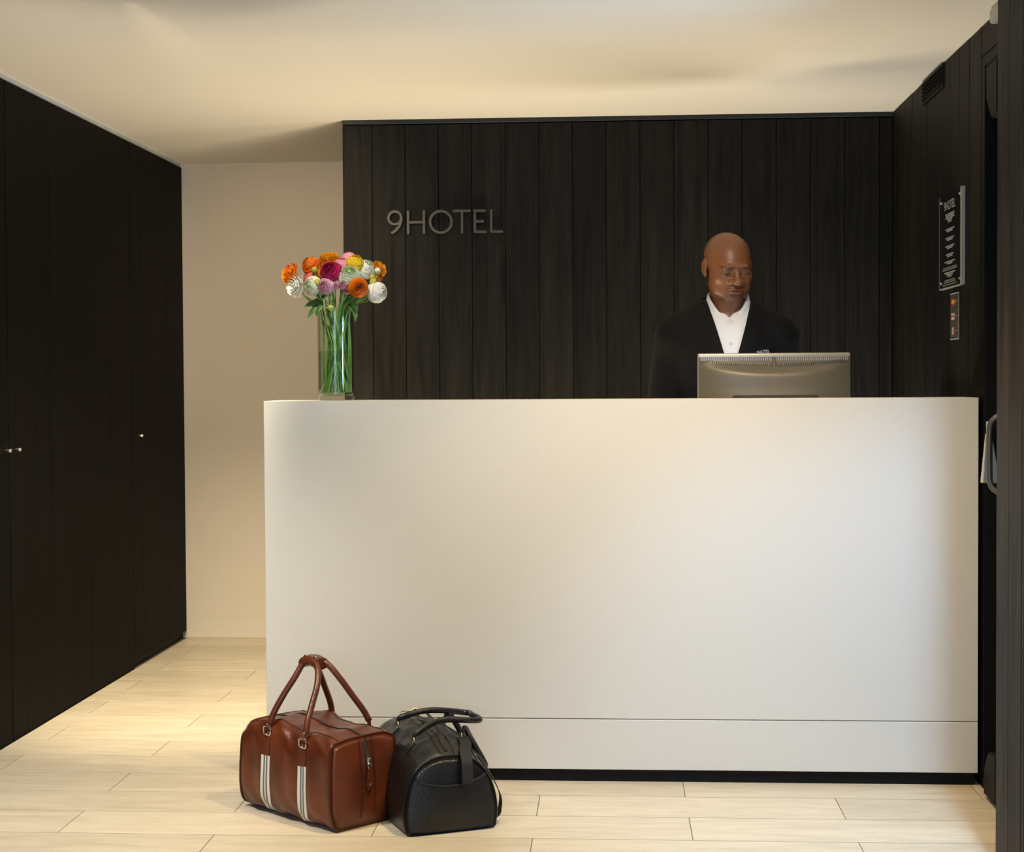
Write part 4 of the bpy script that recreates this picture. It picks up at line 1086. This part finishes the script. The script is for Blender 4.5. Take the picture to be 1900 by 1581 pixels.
    # jacket collar round the back of the neck
G = []
for i in range(25):
    a = R(-112)+R(224)*i/24; sx, cy_ = math.sin(a), math.cos(a); row = []
    for j in range(5):
        h = j/4; rr = .074+.014*(1-h)**1.5+.012*abs(sx); zz = 1.462+.036*h*(.6+.4*cy_)-.012*(1-cy_)*.5
        row.append((rr*sx*1.06, .026+rr*cy_*.95, zz+.004))
    G.append(row)
grid_mesh('jacket_collar', G, M['suit'], pr, thick=.004)
# shirt collar: a folded band, open at the throat, with two points
def collar(a, h):                  # a: angle from the back, h: 0 outer hem .. 1 fold .. 2 inner stand
    f = max(0, (abs(a)-R(95))/R(68)); f = min(f, 1.0)
    sx, cy_ = math.sin(a), math.cos(a)
    zt = 1.512-.016*(1-cy_)*.5-.078*f**1.2
    if h <= 1:
        dz = (.038*(1-max(0, (f-.62)/.38))+.004)*(1-h); rr = .0685+.0115*(1-h)+.004*f
    else:
        dz = (.040)*(h-1); rr = .0665-.002*(h-1)
    z = zt-dz; cx, cy0 = .004, .018-.26*(z-1.46)
    return (cx+rr*sx*1.0, cy0+rr*cy_*1.04-(.006*f if h <= 1 else 0), z)
G = [[collar(R(-161)+R(322)*i/44, j/6) for j in range(13)] for i in range(45)]
grid_mesh('shirt_collar', G, M['shirt'], pr, thick=.0018, smooth=70)
pc = [(VXC-.001, front_y(shirt_fn, VXC, z)-.0012, z) for z in np.linspace(1.445, 1.13, 16)]
tube('placket', pc, 0, M['shirt'], pr, flat=(.026,.0016), side=(1,0,0))
M['button'] = simple('shirt_button', (.62,.60,.58), .3)
for z in (1.405, 1.325, 1.245):
    bm = bmesh.new(); add_lathe(bm, [(.0055,0),(.0055,.0015),(.004,.002),(.003,.0014)], 16); bmesh.ops.rotate(bm, verts=bm.verts, matrix=Matrix.Rotation(R(90), 3, 'X'))
    o = from_bm('button', bm, M['button'], pr, 40); o.location = (VXC, front_y(shirt_fn, VXC, z)-.0022, z)
pkx, pkz = .118, 1.289
py_ = front_y(jacket_base, pkx, pkz)
box('breast_pocket', pkx-.045, pkx+.045, py_-.0035, py_+.006, pkz-.022, pkz-.002, M['suit'], pr, .001)
M['thread'] = simple('white_thread', (.62,.62,.62), .7)
flat_logo('embroidery', .0095, M['thread'], pr, (pkx-.022, front_y(jacket_base, pkx-.02, pkz)-.0045, pkz+.002), (0, R(-7), R(12)), .95)
# keyboard under his hands
kbd = tag(empty('keyboard', (PXo, 5.195, .7655)), 'black keyboard on the work surface behind the monitor', 'keyboard')
box('tray', -.20, .20, -.062, .034, 0, .016, M['mon_dark'], kbd, .004, 2)
bm = bmesh.new()
for r_ in range(5):
    for q in range(15): add_box(bm, -.19+.0255*q, -.19+.0255*q+.021, -.056+.0175*r_, -.056+.0175*r_+.0145, .0155, .021, .0008)
o = from_bm('keys', bm, M['black'], kbd); o['kind'] = 'stuff'
